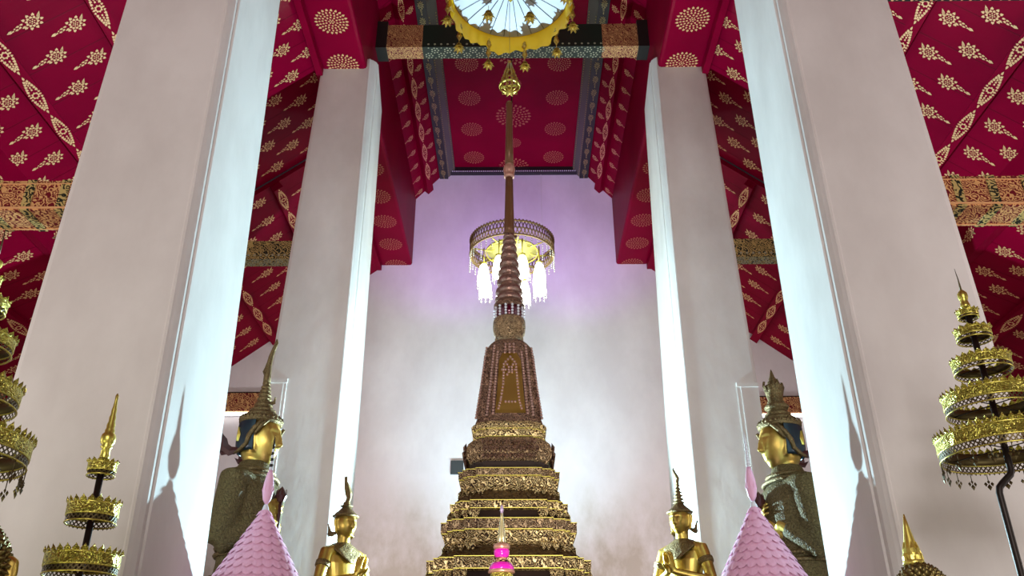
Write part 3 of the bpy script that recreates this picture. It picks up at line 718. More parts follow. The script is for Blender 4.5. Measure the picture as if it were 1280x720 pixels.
tr = [(1210.5, 394, 11.5, 15), (1219, 420, 20, 22), (1231, 459, 33, 27), (1244, 506, 55, 38), (1256, 560, 76, 46)]
chatra('tiered_umbrella', 3.9, tr, 'five-tiered pierced brass umbrella on a bent black pole at the right', (1205, [(386, 5.5), (382, 5.8), (380, 5), (376, 4.2), (374, 5.2), (371, 6), (367, 5.6), (364, 3), (362, .8)]), bendpath(1), True, spike=336, group='tall tiered umbrellas')
tl = [(-14, 352, 11.5, 18), (-23, 383, 27, 27), (-37, 430, 48, 34), (-58, 494, 73, 46), (-80, 561, 104, 54)]
chatra('tiered_umbrella', 2.85, tl, 'tall tiered pierced brass umbrella cut off by the left edge', (-11, [(346, 7), (342, 8), (336, 5), (331, 8), (327, 8), (322, .8)]), bendpath(-1), True, spike=286, group='tall tiered umbrellas')
ts = [(129, 588, 16, 27), (119, 644, 29.5, 40), (108, 708, 43, 42), (94, 785, 57, 48)]
u_ = chatra('tiered_umbrella', 3.9, ts, 'small tiered pierced brass umbrella with a pointed finial at the left', (139, [(575, 5.5), (571, 5.8), (561, 5), (559, 7.5), (557, 5.5), (554, 8.2), (548, 9.0), (544, 8.2), (541, 5.5), (538.5, 6), (536, 4.8), (531, 5), (527, 3.8), (522, 4), (518, 3), (513, 3.2), (509, 2.4), (500, 1.8), (495, 2), (492, .6)]), lambda z: [(0, z - .2), (0, .05)], False)
u_.rotation_euler.y = -.015

# ------------------------------------------------------------------ hanging parasol
PY_ = 7.6
c_ = at(638, -6, PY_); PR = 72 * mpp(c_)
pr = empty('hanging_parasol', (c_.x, PY_, c_.z), 'white hanging parasol with yellow valance and gold tassels above the spire tip', 'parasol')
mb = MB(); n = 72
mb.loft([[(r * math.cos(2 * PI * i / n), r * math.sin(2 * PI * i / n), z) for i in range(n)] for r, z in ((.02, .20), (PR * .5, .11), (PR, .0), (PR * 1.005, .01), (PR * .5, .125), (.02, .22))], 0, True); mb.build('canopy', M['parasol'], pr)
mb = MB()
for i in range(24):
    a = 2 * PI * (i + .5) / 24; mb.tube([(.05 * math.cos(a), .05 * math.sin(a), .185), (PR * .5 * math.cos(a), PR * .5 * math.sin(a), .102), (PR * .985 * math.cos(a), PR * .985 * math.sin(a), -.004)], .0035, 4)
mb.build('ribs', M['iron'], pr)
mb = MB(); rings = []
for k in range(7):
    t = k / 6; ring = []
    for i in range(144):
        a = 2 * PI * i / 144; f = .020 * t * math.sin(a * 30 + 2 * math.sin(a * 3)) + .016 * t * math.sin(a * 13 + 1.5 * t * 2)
        sag = .275 + .03 * math.sin(8 * a) 
        ring.append(((PR + .01 + .03 * math.sin(t * PI) + f) * math.cos(a), (PR + .01 + .03 * math.sin(t * PI) + f) * math.sin(a), -t * sag + .01))
    rings.append(ring)
mb.loft(rings, 0, True, False); mb.build('valance', M['yellow'], pr)
mb = MB(); mb.lathe([(.22, .02), (.2, .05), (.17, .07), (.10, .075), (.06, .05), (.04, .07), (.0, .045), (-.03, .03), (-.05, .045), (-.09, .02), (-.12, .004)][::-1], 16); mb.build('hub', M['brass'], pr)
def tassel(mb, x, y, z, L, s):
    mb.tube([(x, y, z), (x, y, z - L + s)], .004, 5)
    k_ = 0; zz = z - .05
    while zz > z - L + s * 1.5: mb.ball((x, y, zz), s * (.22 + .12 * (k_ % 3)), 6); zz -= s * .55; k_ += 1
    for j, (zr, rr, m_) in enumerate(((z - L + s * 1.0, .55, 6), (z - L + s * .4, .95, 8), (z - L - .0, .7, 6))):
        for i in range(m_):
            a = 2 * PI * i / m_ + j; cx, cy = math.cos(a), math.sin(a)
            mb.add([(x, y, zr + s * .3), (x + s * rr * .5 * cx - s * .22 * cy, y + s * rr * .5 * cy + s * .22 * cx, zr), (x + s * rr * cx, y + s * rr * cy, zr - s * .45), (x + s * rr * .5 * cx + s * .22 * cy, y + s * rr * .5 * cy - s * .22 * cx, zr)], [(0, 1, 2, 3)])
    mb.ball((x, y, z - L + s * .1), s * .3, 6)
for i in range(10):
    a = 2 * PI * (i + .12) / 10; L = MB(); tassel(L, (PR + .05) * math.cos(a), (PR + .05) * math.sin(a), .0, .50, .085); L.build('tassel', M['tassel'], pr)
for i in range(4):
    a = 2 * PI * i / 4 + .85; L = MB(); tassel(L, PR * .52 * math.cos(a), PR * .52 * math.sin(a), .08, .20, .10); L.build('tassel', M['tassel'], pr)
mb = MB(); mb.tube([(0, 0, .2), (0, 0, ZC - c_.z - .01)], .012, 6); mb.build('hanging_rod', M['iron'], pr)
# the pear shaped gold pendant hangs between parasol and needle
g = at(637, 105, PY_); gr = empty('gold_pendant', (g.x, PY_, g.z), 'small openwork gold pendant hanging between the parasol and the spire tip', 'pendant ornament')
k = mpp(g); zz = lambda py: at(637, py, PY_).z - g.z
mb = MB(); mb.tube([(0, 0, zz(68)), (0, 0, c_.z - g.z - .13)], .004, 5); mb.build('chain', M['tassel'], gr)
mb = MB(); mb.ball((0, 0, zz(78)), 2.6 * k, 10); mb.lathe([(zz(118), .5 * k), (zz(116), 4 * k), (zz(113), 6 * k), (zz(112), 3 * k)], 14)
for i in range(10):
    a = 2 * PI * i / 10; c, s_ = math.cos(a), math.sin(a)
    mb.tube([(2 * k * c, 2 * k * s_, zz(80)), (5 * k * c, 5 * k * s_, zz(88)), (8.5 * k * c, 8.5 * k * s_, zz(97)), (12 * k * c, 12 * k * s_, zz(107)), (11 * k * c, 11 * k * s_, zz(113)), (5 * k * c, 5 * k * s_, zz(115))], .008, 5)
    for py, hw in ((90, 5.6), (98, 8.8), (104, 11)): mb.ball((hw * k * c, hw * k * s_, zz(py)), .018, 5)
mb.build('cage', M['tassel'], gr)
mb = MB(); mb.tube([(12.3 * k * math.cos(2 * PI * i / 24), 12.3 * k * math.sin(2 * PI * i / 24), zz(108)) for i in range(25)], .012, 6)
mb.tube([(-11 * k, 0, zz(109)), (11 * k, 0, zz(106))], .016, 6); mb.build('ring', M['brass'], gr)

# ------------------------------------------------------------------ chandelier
CY_ = 12.6
c_ = at(640, 318, CY_); k = mpp(c_); CR = 52.5 * k
ch = empty('chandelier', (c_.x, CY_, c_.z), 'round gold filigree chandelier with glowing lamps and crystal drops behind the spire', 'chandelier')
n = 48; mb = MB()
for z, rr in ((-.02, .016), (.24, .016), (.11, .010)):
    mb.tube([(CR * math.cos(2 * PI * i / n), CR * math.sin(2 * PI * i / n), z) for i in range(n + 1)], rr, 6)
for i in range(72):
    for sg in (-1, 1):
        a = 2 * PI * i / 72; b = a + sg * 2 * PI / 72 * 1.5; mb.tube([(CR * math.cos(a), CR * math.sin(a), -.02), (CR * math.cos(b), CR * math.sin(b), .24)], .008, 4)
    mb.ball((CR * math.cos(a), CR * math.sin(a), .26), .018, 5)
mb.build('filigree_ring', M['oldgold'], ch)
mb = MB()
for i in range(8):
    a = 2 * PI * i / 8 + .2; mb.tube([(0, 0, .30), (CR * .5 * math.cos(a), CR * .5 * math.sin(a), .02), (CR * math.cos(a), CR * math.sin(a), .05)], .012, 6)
mb.tube([(CR * .62 * math.cos(2 * PI * i / n), CR * .62 * math.sin(2 * PI * i / n), .03) for i in range(n + 1)], .012, 6)
mb.lathe([(-.10, .03), (-.04, .09), (.02, .06), (.3, .04), (.36, .09), (.40, .03)], 16)
mb.build('frame', M['brass'], ch)
mb = MB(); mb.lathe([(.06, CR * .60), (.07, CR * .60), (.10, .1), (.09, .1)], 32); mb.build('dish', M['dish'], ch)
mb = MB(); mb.tube([(0, 0, .38), (0, 0, ZC - c_.z - .01)], .014, 6); mb.build('hanging_rod', M['brassdark'], ch)
for i in range(8):
    a = 2 * PI * i / 8 + .35; x, y = CR * .70 * math.cos(a), CR * .70 * math.sin(a)
    mb = MB(); mb.tube([(x, y, .03), (x, y, -.26)], .012, 6); mb.lathe([(-.30, .05), (-.27, .06), (-.25, .02)], 12, (x, y, 0)); sck = mb.build('lamp_arm', M['brass'], ch)
    mb = MB(); mb.lathe([(-.68, .100), (-.62, .108), (-.44, .09), (-.34, .065), (-.29, .035)], 16, (x, y, 0), cap=True); mb.build('glass_shade', M['glow'], sck)
    mb = MB()
    for j in range(8):
        b = 2 * PI * j / 8
        for q_ in range(3): mb.ball((x + .105 * math.cos(b), y + .105 * math.sin(b), -.64 - .055 * q_ - .02 * (j % 2)), (.012, .012, .024), 5)
    mb.build('crystal_drops', M['crystal'], sck)
mb = MB()
for i in range(40):
    a = 2 * PI * i / 40; L = .16 + .05 * (i % 2)
    q_ = .02
    while q_ < L + .2 * (i % 5 == 0): mb.ball((CR * math.cos(a), CR * math.sin(a), -q_), (.011, .011, .018), 5); q_ += .045
mb.build('crystal_fringe', M['crystal'], ch)
# ------------------------------------------------------------------ gilded figures
G = lambda v, s: math.exp(-(v / s) ** 2)
def head_mesh(mb, cz=1.635, nx=72, nz=56, long=1.0):
    rx, ry, rz = .078, .096, .118; rings = []; top = cz + rz
    for j in range(nz + 1):
        th = PI * (.015 + .97 * j / nz); ring = []
        for i in range(nx):
            a = 2 * PI * i / nx
            X, Y, Z = math.sin(th) * math.cos(a), math.sin(th) * math.sin(a), -math.cos(th)
            x, y, z = rx * X, ry * Y, rz * Z
            if Z < 0: x *= 1 - .22 * Z * Z; y = y * (1 - .06 * Z * Z) - .006 * Z * Z * (1 if Y < 0 else -1.5)
            if Y < 0:
                fr = min(1, -Y * 1.6); ax = abs(x); d = 0
                nose = 0
                if -.034 < z < .030: nose = (.030 - z) / .064 * .024 + .003
                elif -.044 < z <= -.034: nose = .026 * (z + .044) / .010
                d += nose * G(x, .0085 + .004 * (z < -.02))
                d += .006 * G(z - .034 + ax * .10, .006) * (1 if ax < .055 else 0)
                d -= .010 * G(ax - .030, .017) * G(z - .018, .013)
                d += .008 * G(ax - .031, .017) * G(z - .012, .0065)
                d += .008 * G(x, .021) * (G(z + .054, .0045) + 1.1 * G(z + .066, .0055)) - .004 * G(x, .024) * G(z + .060, .003)
                d += .009 * G(x, .020) * G(z + .098, .014)
                d += .004 * G(ax - .042, .018) * G(z + .02, .022)
                y -= d * fr
            ring.append((x, y, top + (z - rz) * long))
        rings.append(ring)
    mb.loft(rings, 0)
    eo, ey = (-.014, -.022) if long > 1 else (0, 0)
    for s in (-1, 1):      # long ears
        mb.tube([(s * (x_ + eo), y_ + ey, cz + z_) for x_, y_, z_ in ((.076, .012, .045), (.088, .020, .035), (.091, .022, .005), (.086, .014, -.03), (.083, .010, -.065), (.080, .010, -.085))], [.012, .017, .015, .011, .011, .008], 10)
def ell(mb, secs, n=28, off=(0, 0)):
    mb.loft([[(off[0] + cx + rx * math.cos(2 * PI * i / n), off[1] + cy + ry * math.sin(2 * PI * i / n), z) for i in range(n)] for z, rx, ry, cx, cy in secs])
def finger(mb, o, d, up, L, r, curl):
    P = [Vector(o)]; d = Vector(d).normalized(); ax = Vector(up)
    for k, f in enumerate((.42, .32, .26)):
        P.append(P[-1] + d * L * f); d = (d + ax * curl).normalized()
    mb.tube(P, [r, r * .95, r * .85, r * .6], 8)
def hand(mb, w, d, n, s, curl=.18):
    """w wrist, d finger direction, n palm normal, s +1/-1 side the thumb is on"""
    w, d, n = Vector(w), Vector(d).normalized(), Vector(n).normalized(); a = d.cross(n) * s
    c = w + d * .05
    R = Matrix((( a.x, n.x, d.x, c.x), (a.y, n.y, d.y, c.y), (a.z, n.z, d.z, c.z), (0, 0, 0, 1)))
    mb.ball((0, 0, 0), (.040, .015, .055), 14, 0, R)
    for u, L in ((.028, .072), (.010, .082), (-.009, .076), (-.027, .060)):
        finger(mb, w + d * .088 + a * u - d * abs(u) * .3, d + a * u * 3, n, L, .0088, curl)
    finger(mb, w + d * .028 + a * .030, d * .75 + a * .75, n, .062, .0100, curl)
POSES = {
 'holding': dict(sh=(.165, .0, 1.385), el=(.200, .02, 1.115), wr=(.088, -.085, 1.225), hd=(-.75, -.42, .42), hn=(-.2, .6, .1), ts=-1),
 'blessing': dict(sh=(.175, .0, 1.395), el=(.205, .015, 1.115), wr=(.16, -.24, 1.20), hd=(0, -.10, 1), hn=(0, -1, 0), ts=-1),
 'anjali': dict(sh=(.17, .0, 1.395), el=(.26, -.03, 1.14), wr=(.022, -.20, 1.22), hd=(0, -.25, 1), hn=(-1, 0, 0), ts=-1),
}
def figure_body(pose, K, name, mat, root, long=1.0):
    P = POSES[pose]; mb = MB()
    head_mesh(mb, long=long)
    ell(mb, [(1.36, .075, .06, 0, .012), (1.43, .060, .056, 0, .012), (1.48, .050, .052, 0, .010), (1.55, .050, .055, 0, .010), (1.60, .052, .058, 0, .008)])
    ell(mb, [(.80, .135, .10, 0, 0), (.88, .165, .115, 0, 0), (.96, .150, .105, 0, 0), (1.06, .125, .088, 0, 0), (1.12, .125, .088, 0, 0), (1.22, .150, .105, 0, 0), (1.32, .170, .108, 0, .004), (1.38, .165, .092, 0, .008), (1.42, .12, .07, 0, .010), (1.45, .065, .055, 0, .012)])
    for s in (-1, 1):
        sh, e, w = [Vector((s * q[0], q[1], q[2])) for q in (P['sh'], P['el'], P['wr'])]
        mb.tube([sh + Vector((-s * .06, 0, .015)), sh, sh.lerp(e, .3), sh.lerp(e, .7), e], [.055, .056, .052, .043, .037], 14)
        mb.tube([e + (sh - e) * .05, e, e.lerp(w, .3), e.lerp(w, .7), w, w + (w - e).normalized() * .012], [.030, .038, .039, .031, .024, .022], 12)
        hd = Vector((P['hd'][0] * s, P['hd'][1], P['hd'][2])).normalized(); mb.tube([w - hd * .012, w + hd * .03], [.023, .024], 10)
        if pose == 'holding':
            hd = Vector((P['hd'][0] * s, P['hd'][1], P['hd'][2])).normalized(); hn = Vector((-.45 * s, .85, 0)); hn = (hn - hd * hn.dot(hd)).normalized()
            hand(mb, w + Vector((0, 0, -.035 if s > 0 else .035)), hd, hn, s, .75)
        else: hand(mb, w, hd, (P['hn'][0] * s, P['hn'][1], P['hn'][2]) if pose == 'anjali' else P['hn'], s)
        mb.tube([(s * .085, 0, .90), (s * .088, -.005, .70), (s * .085, 0, .48), (s * .085, .015, .30), (s * .085, .02, .09)], [.085, .078, .055, .052, .036], 14)
        mb.tube([(s * .085, .04, .035), (s * .088, -.06, .03), (s * .09, -.15, .022)], [.036, .038, .022], 10)
    o = mb.build(name, mat, root); o.scale = (1, 1, 1)
    m = o.modifiers.new('r', 'REMESH'); m.mode = 'VOXEL'; m.voxel_size = .0058; m.use_smooth_shade = True
    sm = o.modifiers.new('s', 'SMOOTH'); sm.factor = .5; sm.iterations = 2
    apply_mods(o); o.data.transform(Matrix.Scale(K, 4)); o.data.polygons.foreach_set('use_smooth', [True] * len(o.data.polygons))
    return o
def robe_part(pose, K, root, mat):
    """court dress: covers trunk, arms to the wrist and legs to the ankle, with shoulder wings and a hem"""
    P = POSES[pose]; mb = MB()
    ell(mb, [(.10, .19, .15, 0, .01), (.14, .175, .14, 0, .01), (.45, .160, .13, 0, .01), (.80, .175, .13, 0, 0), (.90, .178, .128, 0, 0), (1.04, .142, .105, 0, 0), (1.12, .14, .104, 0, 0), (1.24, .168, .12, 0, 0), (1.33, .187, .125, 0, .004), (1.39, .180, .112, 0, .008), (1.43, .135, .09, 0, .010), (1.47, .088, .078, 0, .012), (1.505, .066, .068, 0, .012), (1.515, .060, .062, 0, .012)], 36)
    for s in (-1, 1):
        sh, e, w = [Vector((s * q[0], q[1], q[2])) for q in (P['sh'], P['el'], P['wr'])]
        mb.tube([sh + Vector((-s * .06, 0, .015)), sh + Vector((s * .006, 0, .004)), sh.lerp(e, .3), sh.lerp(e, .7), e], [.065, .069, .064, .055, .050], 16)
        mb.tube([e + (sh - e) * .05, e, e.lerp(w, .3), e.lerp(w, .7), e.lerp(w, .93)], [.042, .050, .050, .041, .034], 14)
    o = mb.build('robe', mat, root)
    m = o.modifiers.new('r', 'REMESH'); m.mode = 'VOXEL'; m.voxel_size = .010; m.use_smooth_shade = True
    apply_mods(o)
    sm = o.modifiers.new('s', 'SMOOTH'); sm.iterations = 2; apply_mods(o)
    o.data.transform(Matrix.Scale(K, 4)); o.data.polygons.foreach_set('use_smooth', [True] * len(o.data.polygons))
    # belts, collar and hem bands stand proud of the cloth
    b = MB()
    for z, rx, ry in ((1.115, .146, .110), (1.085, .146, .110), (.99, .162, .118), (.14, .182, .147), (.30, .175, .142)):
        b.tube([(rx * math.cos(2 * PI * i / 40), ry * math.sin(2 * PI * i / 40) + .002, z) for i in range(41)], .010, 6)
    for z, rx, ry in ((1.462, .098, .088), (1.435, .142, .102)):
        b.tube([(rx * math.cos(2 * PI * i / 40), ry * math.sin(2 * PI * i / 40) + .010, z) for i in range(41)], .010, 6)
    for i in range(-1, 2):
        b.tube([(i * .03, -.128 - .0 * i, 1.08), (i * .035, -.14, .6), (i * .045, -.155, .14)], .008, 5)
    q = b.build('dress_bands', M['crown'], root); q.data.transform(Matrix.Scale(K, 4))
    return o
def leafsolid(mb, path, widths, t, nrm):
    """curved flame leaf with real thickness"""
    P = [Vector(p) for p in path]; nrm = Vector(nrm).normalized(); rings = []
    for i, p in enumerate(P):
        d = (P[min(i + 1, len(P) - 1)] - P[max(0, i - 1)]).normalized(); a = d.cross(nrm).normalized(); w = widths[i]
        rings.append([p + a * w, p + nrm * t, p - a * w, p - nrm * t])
    mb.loft(rings, 0, False)
def crown(root, K, kind, cz=1.70):
    S = Matrix.Scale(K, 4)
    def put(mb, nm, mat): o = mb.build(nm, mat, root); o.data.transform(S); return o
    mb = MB()
    if kind in ('big_tall', 'big_vase'):
        prof = [(-.012, .090), (-.006, .099), (.004, .101), (.012, .094), (.030, .078), (.034, .081), (.042, .070), (.056, .058), (.060, .061), (.068, .050), (.082, .041), (.087, .044), (.096, .037)]
    else:
        prof = [(-.010, .094), (-.004, .106), (.004, .108), (.010, .098), (.030, .078), (.050, .056), (.070, .036), (.078, .030), (.082, .026)]
    mb.lathe(prof, 28, (0, .008, cz)); 
    if kind.startswith('big'):
        for i in range(30):
            a = 2 * PI * i / 30; leafsolid(mb, [(.095 * math.cos(a), .008 + .095 * math.sin(a), cz + .002), (.099 * math.cos(a), .008 + .099 * math.sin(a), cz + .012), (.093 * math.cos(a), .008 + .093 * math.sin(a), cz + .026)], [.010, .008, .0005], .004, (math.cos(a), math.sin(a), 0))
    put(mb, 'crown', M['crown'])
    mb = MB(); z0 = cz + .09
    if kind == 'big_tall':
        pr = []; 
        for k in range(6):
            r = .037 - .0036 * k; z = z0 + .020 * k; pr += [(z, r * .86), (z + .005, r), (z + .011, r), (z + .016, r * .84)]
        mb.lathe(pr, 22, (0, .008, 0))
        mb.tube([(0, .008, z0 + .11), (0, .010, z0 + .15), (0, .010, z0 + .20), (0, .004, z0 + .25), (0, -.006, z0 + .29), (0, -.016, z0 + .320), (0, -.014, z0 + .34)], [.018, .017, .014, .012, .010, .009, .003], 12)
        leafsolid(mb, [(0, .016, z0 + .15), (0, .030, z0 + .175), (0, .020, z0 + .215)], [.010, .009, .002], .008, (1, 0, 0))
        leafsolid(mb, [(0, -.01, z0 + .0), (0, -.046, z0 + .010), (0, -.048, z0 + .035)], [.012, .010, .002], .008, (1, 0, 0))
        put(mb, 'crown_spire', M['crown'])
    elif kind == 'big_vase':
        mb.lathe([(z0 - .004, .052), (z0 + .008, .058), (z0 + .018, .050), (z0 + .024, .036), (z0 + .034, .040), (z0 + .040, .034), (z0 + .07, .040), (z0 + .105, .046), (z0 + .112, .047), (z0 + .114, .030), (z0 + .118, .024), (z0 + .135, .026), (z0 + .138, .016), (z0 + .150, .018), (z0 + .160, .012), (z0 + .185, .006), (z0 + .20, .001)], 12, (0, .008, 0))
        for a in (0, PI / 2, PI, -PI / 2): leafsolid(mb, [(.040 * math.cos(a), .008 + .040 * math.sin(a), z0 + .08), (.050 * math.cos(a), .008 + .050 * math.sin(a), z0 + .11), (.044 * math.cos(a), .008 + .044 * math.sin(a), z0 + .135)], [.012, .010, .001], .006, (math.cos(a), math.sin(a), 0))
        put(mb, 'crown_spire', M['crown'])
    elif kind == 'small_leaf':
        z0 = cz + .08
        mb.lathe([(z0 - .004, .030), (z0, .050), (z0 + .006, .054), (z0 + .010, .036), (z0 + .02, .028), (z0 + .03, .030), (z0 + .04, .022)], 18, (0, .008, 0))
        leafsolid(mb, [(0, .008, z0 + .03), (.016, .008, z0 + .07), (.012, .008, z0 + .11), (-.010, .008, z0 + .16), (-.030, .008, z0 + .20), (-.034, .008, z0 + .245)], [.022, .026, .040, .034, .016, .002], .020, (0, 1, 0))
        put(mb, 'crown_spire', M['crown'])
    else:
        z0 = cz + .08; pr = []
        for k in range(6):
            r = .048 - .0058 * k; z = z0 + .028 * k - .008; pr += [(z, r * .6), (z + .006, r), (z + .012, r * .95), (z + .018, r * .62)]
        mb.lathe(pr, 18, (0, .008, 0))
        mb.tube([(0, .008, z0 + .15), (.004, .008, z0 + .18), (.012, .008, z0 + .20), (-.010, .008, z0 + .24), (-.026, .008, z0 + .28), (-.018, .008, z0 + .30)], [.015, .015, .014, .012, .008, .001], 10)
        put(mb, 'crown_spire', M['crown'])
    if kind.startswith('big'):   # dark band of glass inlay round the back of the head with a gold leaf on each side
        mb = MB(); n = 40; rings = []
        for z, k in ((-.004, .93), (-.012, .97), (-.05, 1.0), (-.10, 1.0), (-.140, .97), (-.150, .90)):
            rings.append([(.098 * k * math.sin(a), .006 + .104 * k * math.cos(a), cz + z) for a in [(-1.80 + 3.60 * i / n) for i in range(n + 1)]])
        rin = [[(x * .93, .012 + (y - .012) * .93, z) for x, y, z in r] for r in rings[::-1]]
        mb.loft(rings + rin, 0, True, False, None, False)
        put(mb, 'head_band', M['blue'])
        for s in (-1, 1):
            mb = MB()
            for L, w, du in ((.066, .017, 0),):
                a0 = .50 + du * 10 * .9
                an = Vector((s * .100 * math.sin(.95 + du * 8), .006 + .106 * math.cos(.95 + du * 8), 0)); nn = Vector((s * math.sin(1.05), math.cos(1.05), 0))
                leafsolid(mb, [an + Vector((0, 0, cz - .105)), an + Vector((0, 0, cz - .105 + L * .45)), an + Vector((0, 0, cz - .105 + L))], [w * .45, w, .001], .007, nn)
            put(mb, 'band_leaf', M['goldb'])
            mb = MB()         # gilt strap from temple behind the ear down to the jaw
            mb.tube([(s * .084, -.050, cz - .012), (s * .097, -.018, cz - .05), (s * .101, .004, cz - .09), (s * .100, .012, cz - .125), (s * .094, .045, cz - .152), (s * .07, .085, cz - .158)], [.009, .012, .012, .010, .009, .006], 8)
            mb.tube([(s * .078, -.072, cz - .012), (s * .088, -.045, cz - .04), (s * .094, -.02, cz - .08)], [.008, .010, .006], 8)
            put(mb, 'strap', M['crown'])
    for s in (-1, 1):      # flame ornament flaring behind each ear
        mb = MB(); y0 = .085 if kind.startswith('big') else .03; x0 = .075 if kind.startswith('big') else .092
        leafsolid(mb, [(s * x0, y0 - .03, cz - .145), (s * (x0 + .004), y0 + .015, cz - .150), (s * (x0 + .006), y0 + .045, cz - .128), (s * (x0 + .008), y0 + .050, cz - .095), (s * (x0 + .010), y0 + .066, cz - .062)], [.012, .022, .022, .014, .001], .008, (1, 0, 0))
        leafsolid(mb, [(s * x0, y0 + .02, cz - .150), (s * x0, y0 + .055, cz - .155), (s * x0, y0 + .078, cz - .135)], [.012, .011, .001], .006, (1, 0, 0))
        put(mb, 'ear_ornament', M['crown'] if not kind.startswith('big') else M['darkflame'])
def pedestal(root, h, r, K):
    mb = MB(); mb.lathe([(-h, r * 1.25), (-h + .12, r * 1.25), (-h + .16, r * 1.1), (-h * .6, r * .95), (-h * .3, r * .95), (-.22, r * 1.05), (-.16, r * 1.2), (-.10, r * 1.1), (-.08, r), (-.02, r), (0, r * .95)], 8, a0=PI / 8, sm=False)
    for row in range(2):
        for i in range(20):
            a = 2 * PI * i / 20 + row * .15; R_ = r * 1.15; z = -.17 - .05 * row
            leafsolid(mb, [(R_ * math.cos(a) * .95, R_ * math.sin(a) * .95, z - .05), (R_ * math.cos(a) * 1.05, R_ * math.sin(a) * 1.05, z), (R_ * math.cos(a) * 1.02, R_ * math.sin(a) * 1.02, z + .07)], [.05, .055, .002], .01, (math.cos(a), math.sin(a), 0))
    mb.build('pedestal', M['relief'], root)
def statue(px, py, Y, K, face, pose, kind, label, group):
    """px, py: where the middle of the head is seen"""
    c = at(px, py, Y); h = c.z - 1.635 * K
    rz = math.atan2(face[1], face[0]) + PI / 2
    root = empty('crowned_statue', (c.x, Y, h), label, 'statue', group, rz)
    figure_body(pose, K, 'body', M['gilded'], root, 1.14 if kind.startswith('big') else 1.0)
    crown(root, K, kind); pedestal(root, h, .24 * K, K)
    if kind.startswith('big'): robe_part(pose, K, root, M['robe'])
    else:
        mb = MB(); n = 40; rings = []       # broad jewelled collar lying on the chest
        for t in range(7):
            u = t / 6; rx, ry = .062 + .108 * u, .064 + .046 * u
            rings.append([((rx) * math.cos(a), .012 + (ry + .030 * u * (1 if math.sin(a) < 0 else .3) * abs(math.sin(a)) ** 3) * math.sin(a) * (1.0), 1.475 - .052 * u ** 1.3 - (.11 * u * max(0, -math.sin(a)) ** 4)) for a in [2 * PI * i / n for i in range(n)]])
        up = [[(x, y, z + .012) for x, y, z in r] for r in rings[::-1]]
        mb.loft(rings + up, 0, True, False)
        q = mb.build('collar', M['crown'], root); q.data.transform(Matrix.Scale(K, 4))
        for s in (-1, 1):
            P = POSES[pose]; sh, e = [Vector((s * q_[0], q_[1], q_[2])) for q_ in (P['sh'], P['el'])]
            mb = MB(); a, b = sh.lerp(e, .32), sh.lerp(e, .46); mb.tube([a, a.lerp(b, .2), a.lerp(b, .8), b], [.056, .060, .059, .053], 16); mb.tube([sh.lerp(e, .30), sh.lerp(e, .34)], .060, 16)
            q = mb.build('armlet', M['crown'], root); q.data.transform(Matrix.Scale(K, 4))
        mb = MB(); ell(mb, [(.12, .17, .13, 0, .01), (.5, .15, .12, 0, .01), (.85, .175, .128, 0, 0), (.97, .160, .116, 0, 0), (1.0, .156, .113, 0, 0)], 32)
        for k in range(12): mb.tube([(.158 * math.cos(2 * PI * k / 12), .12 * math.sin(2 * PI * k / 12), .95), (.172 * math.cos(2 * PI * k / 12), .135 * math.sin(2 * PI * k / 12), .13)], .012, 6)
        q = mb.build('skirt', M['robe'], root); q.data.transform(Matrix.Scale(K, 4))
    return root
M['gilded'] = ornate('gilded_skin', (.76, .55, .13), (.30, .19, .045), 2.2, .95, .38, .12, .01, (.05, .75))
M['darkflame'] = flat('dark_red_brown_lacquer', (.06, .012, .010), .4, .1)
statue(326, 546, 7.6, 2.0, (1, -.22), 'holding', 'big_tall', 'large crowned statue facing right, tall curved crown spire, behind the striped pink cone', 'large crowned statues')
statue(975, 551, 7.6, 2.0, (-1, -.16), 'holding', 'big_vase', 'large crowned statue facing left, vase-shaped crown tip, behind the plain-tipped pink cone', 'large crowned statues')
statue(432, 656, 9.0, 1.3, (.80, -.62), 'anjali', 'small_leaf', 'small golden statue whose hat carries a broad flame leaf, left of the spire', 'small golden attendant statues')
statue(850, 651, 9.0, 1.3, (-.66, -.75), 'anjali', 'small_rings', 'small golden statue whose hat has rings and a wavy tip, right of the spire', 'small golden attendant statues')

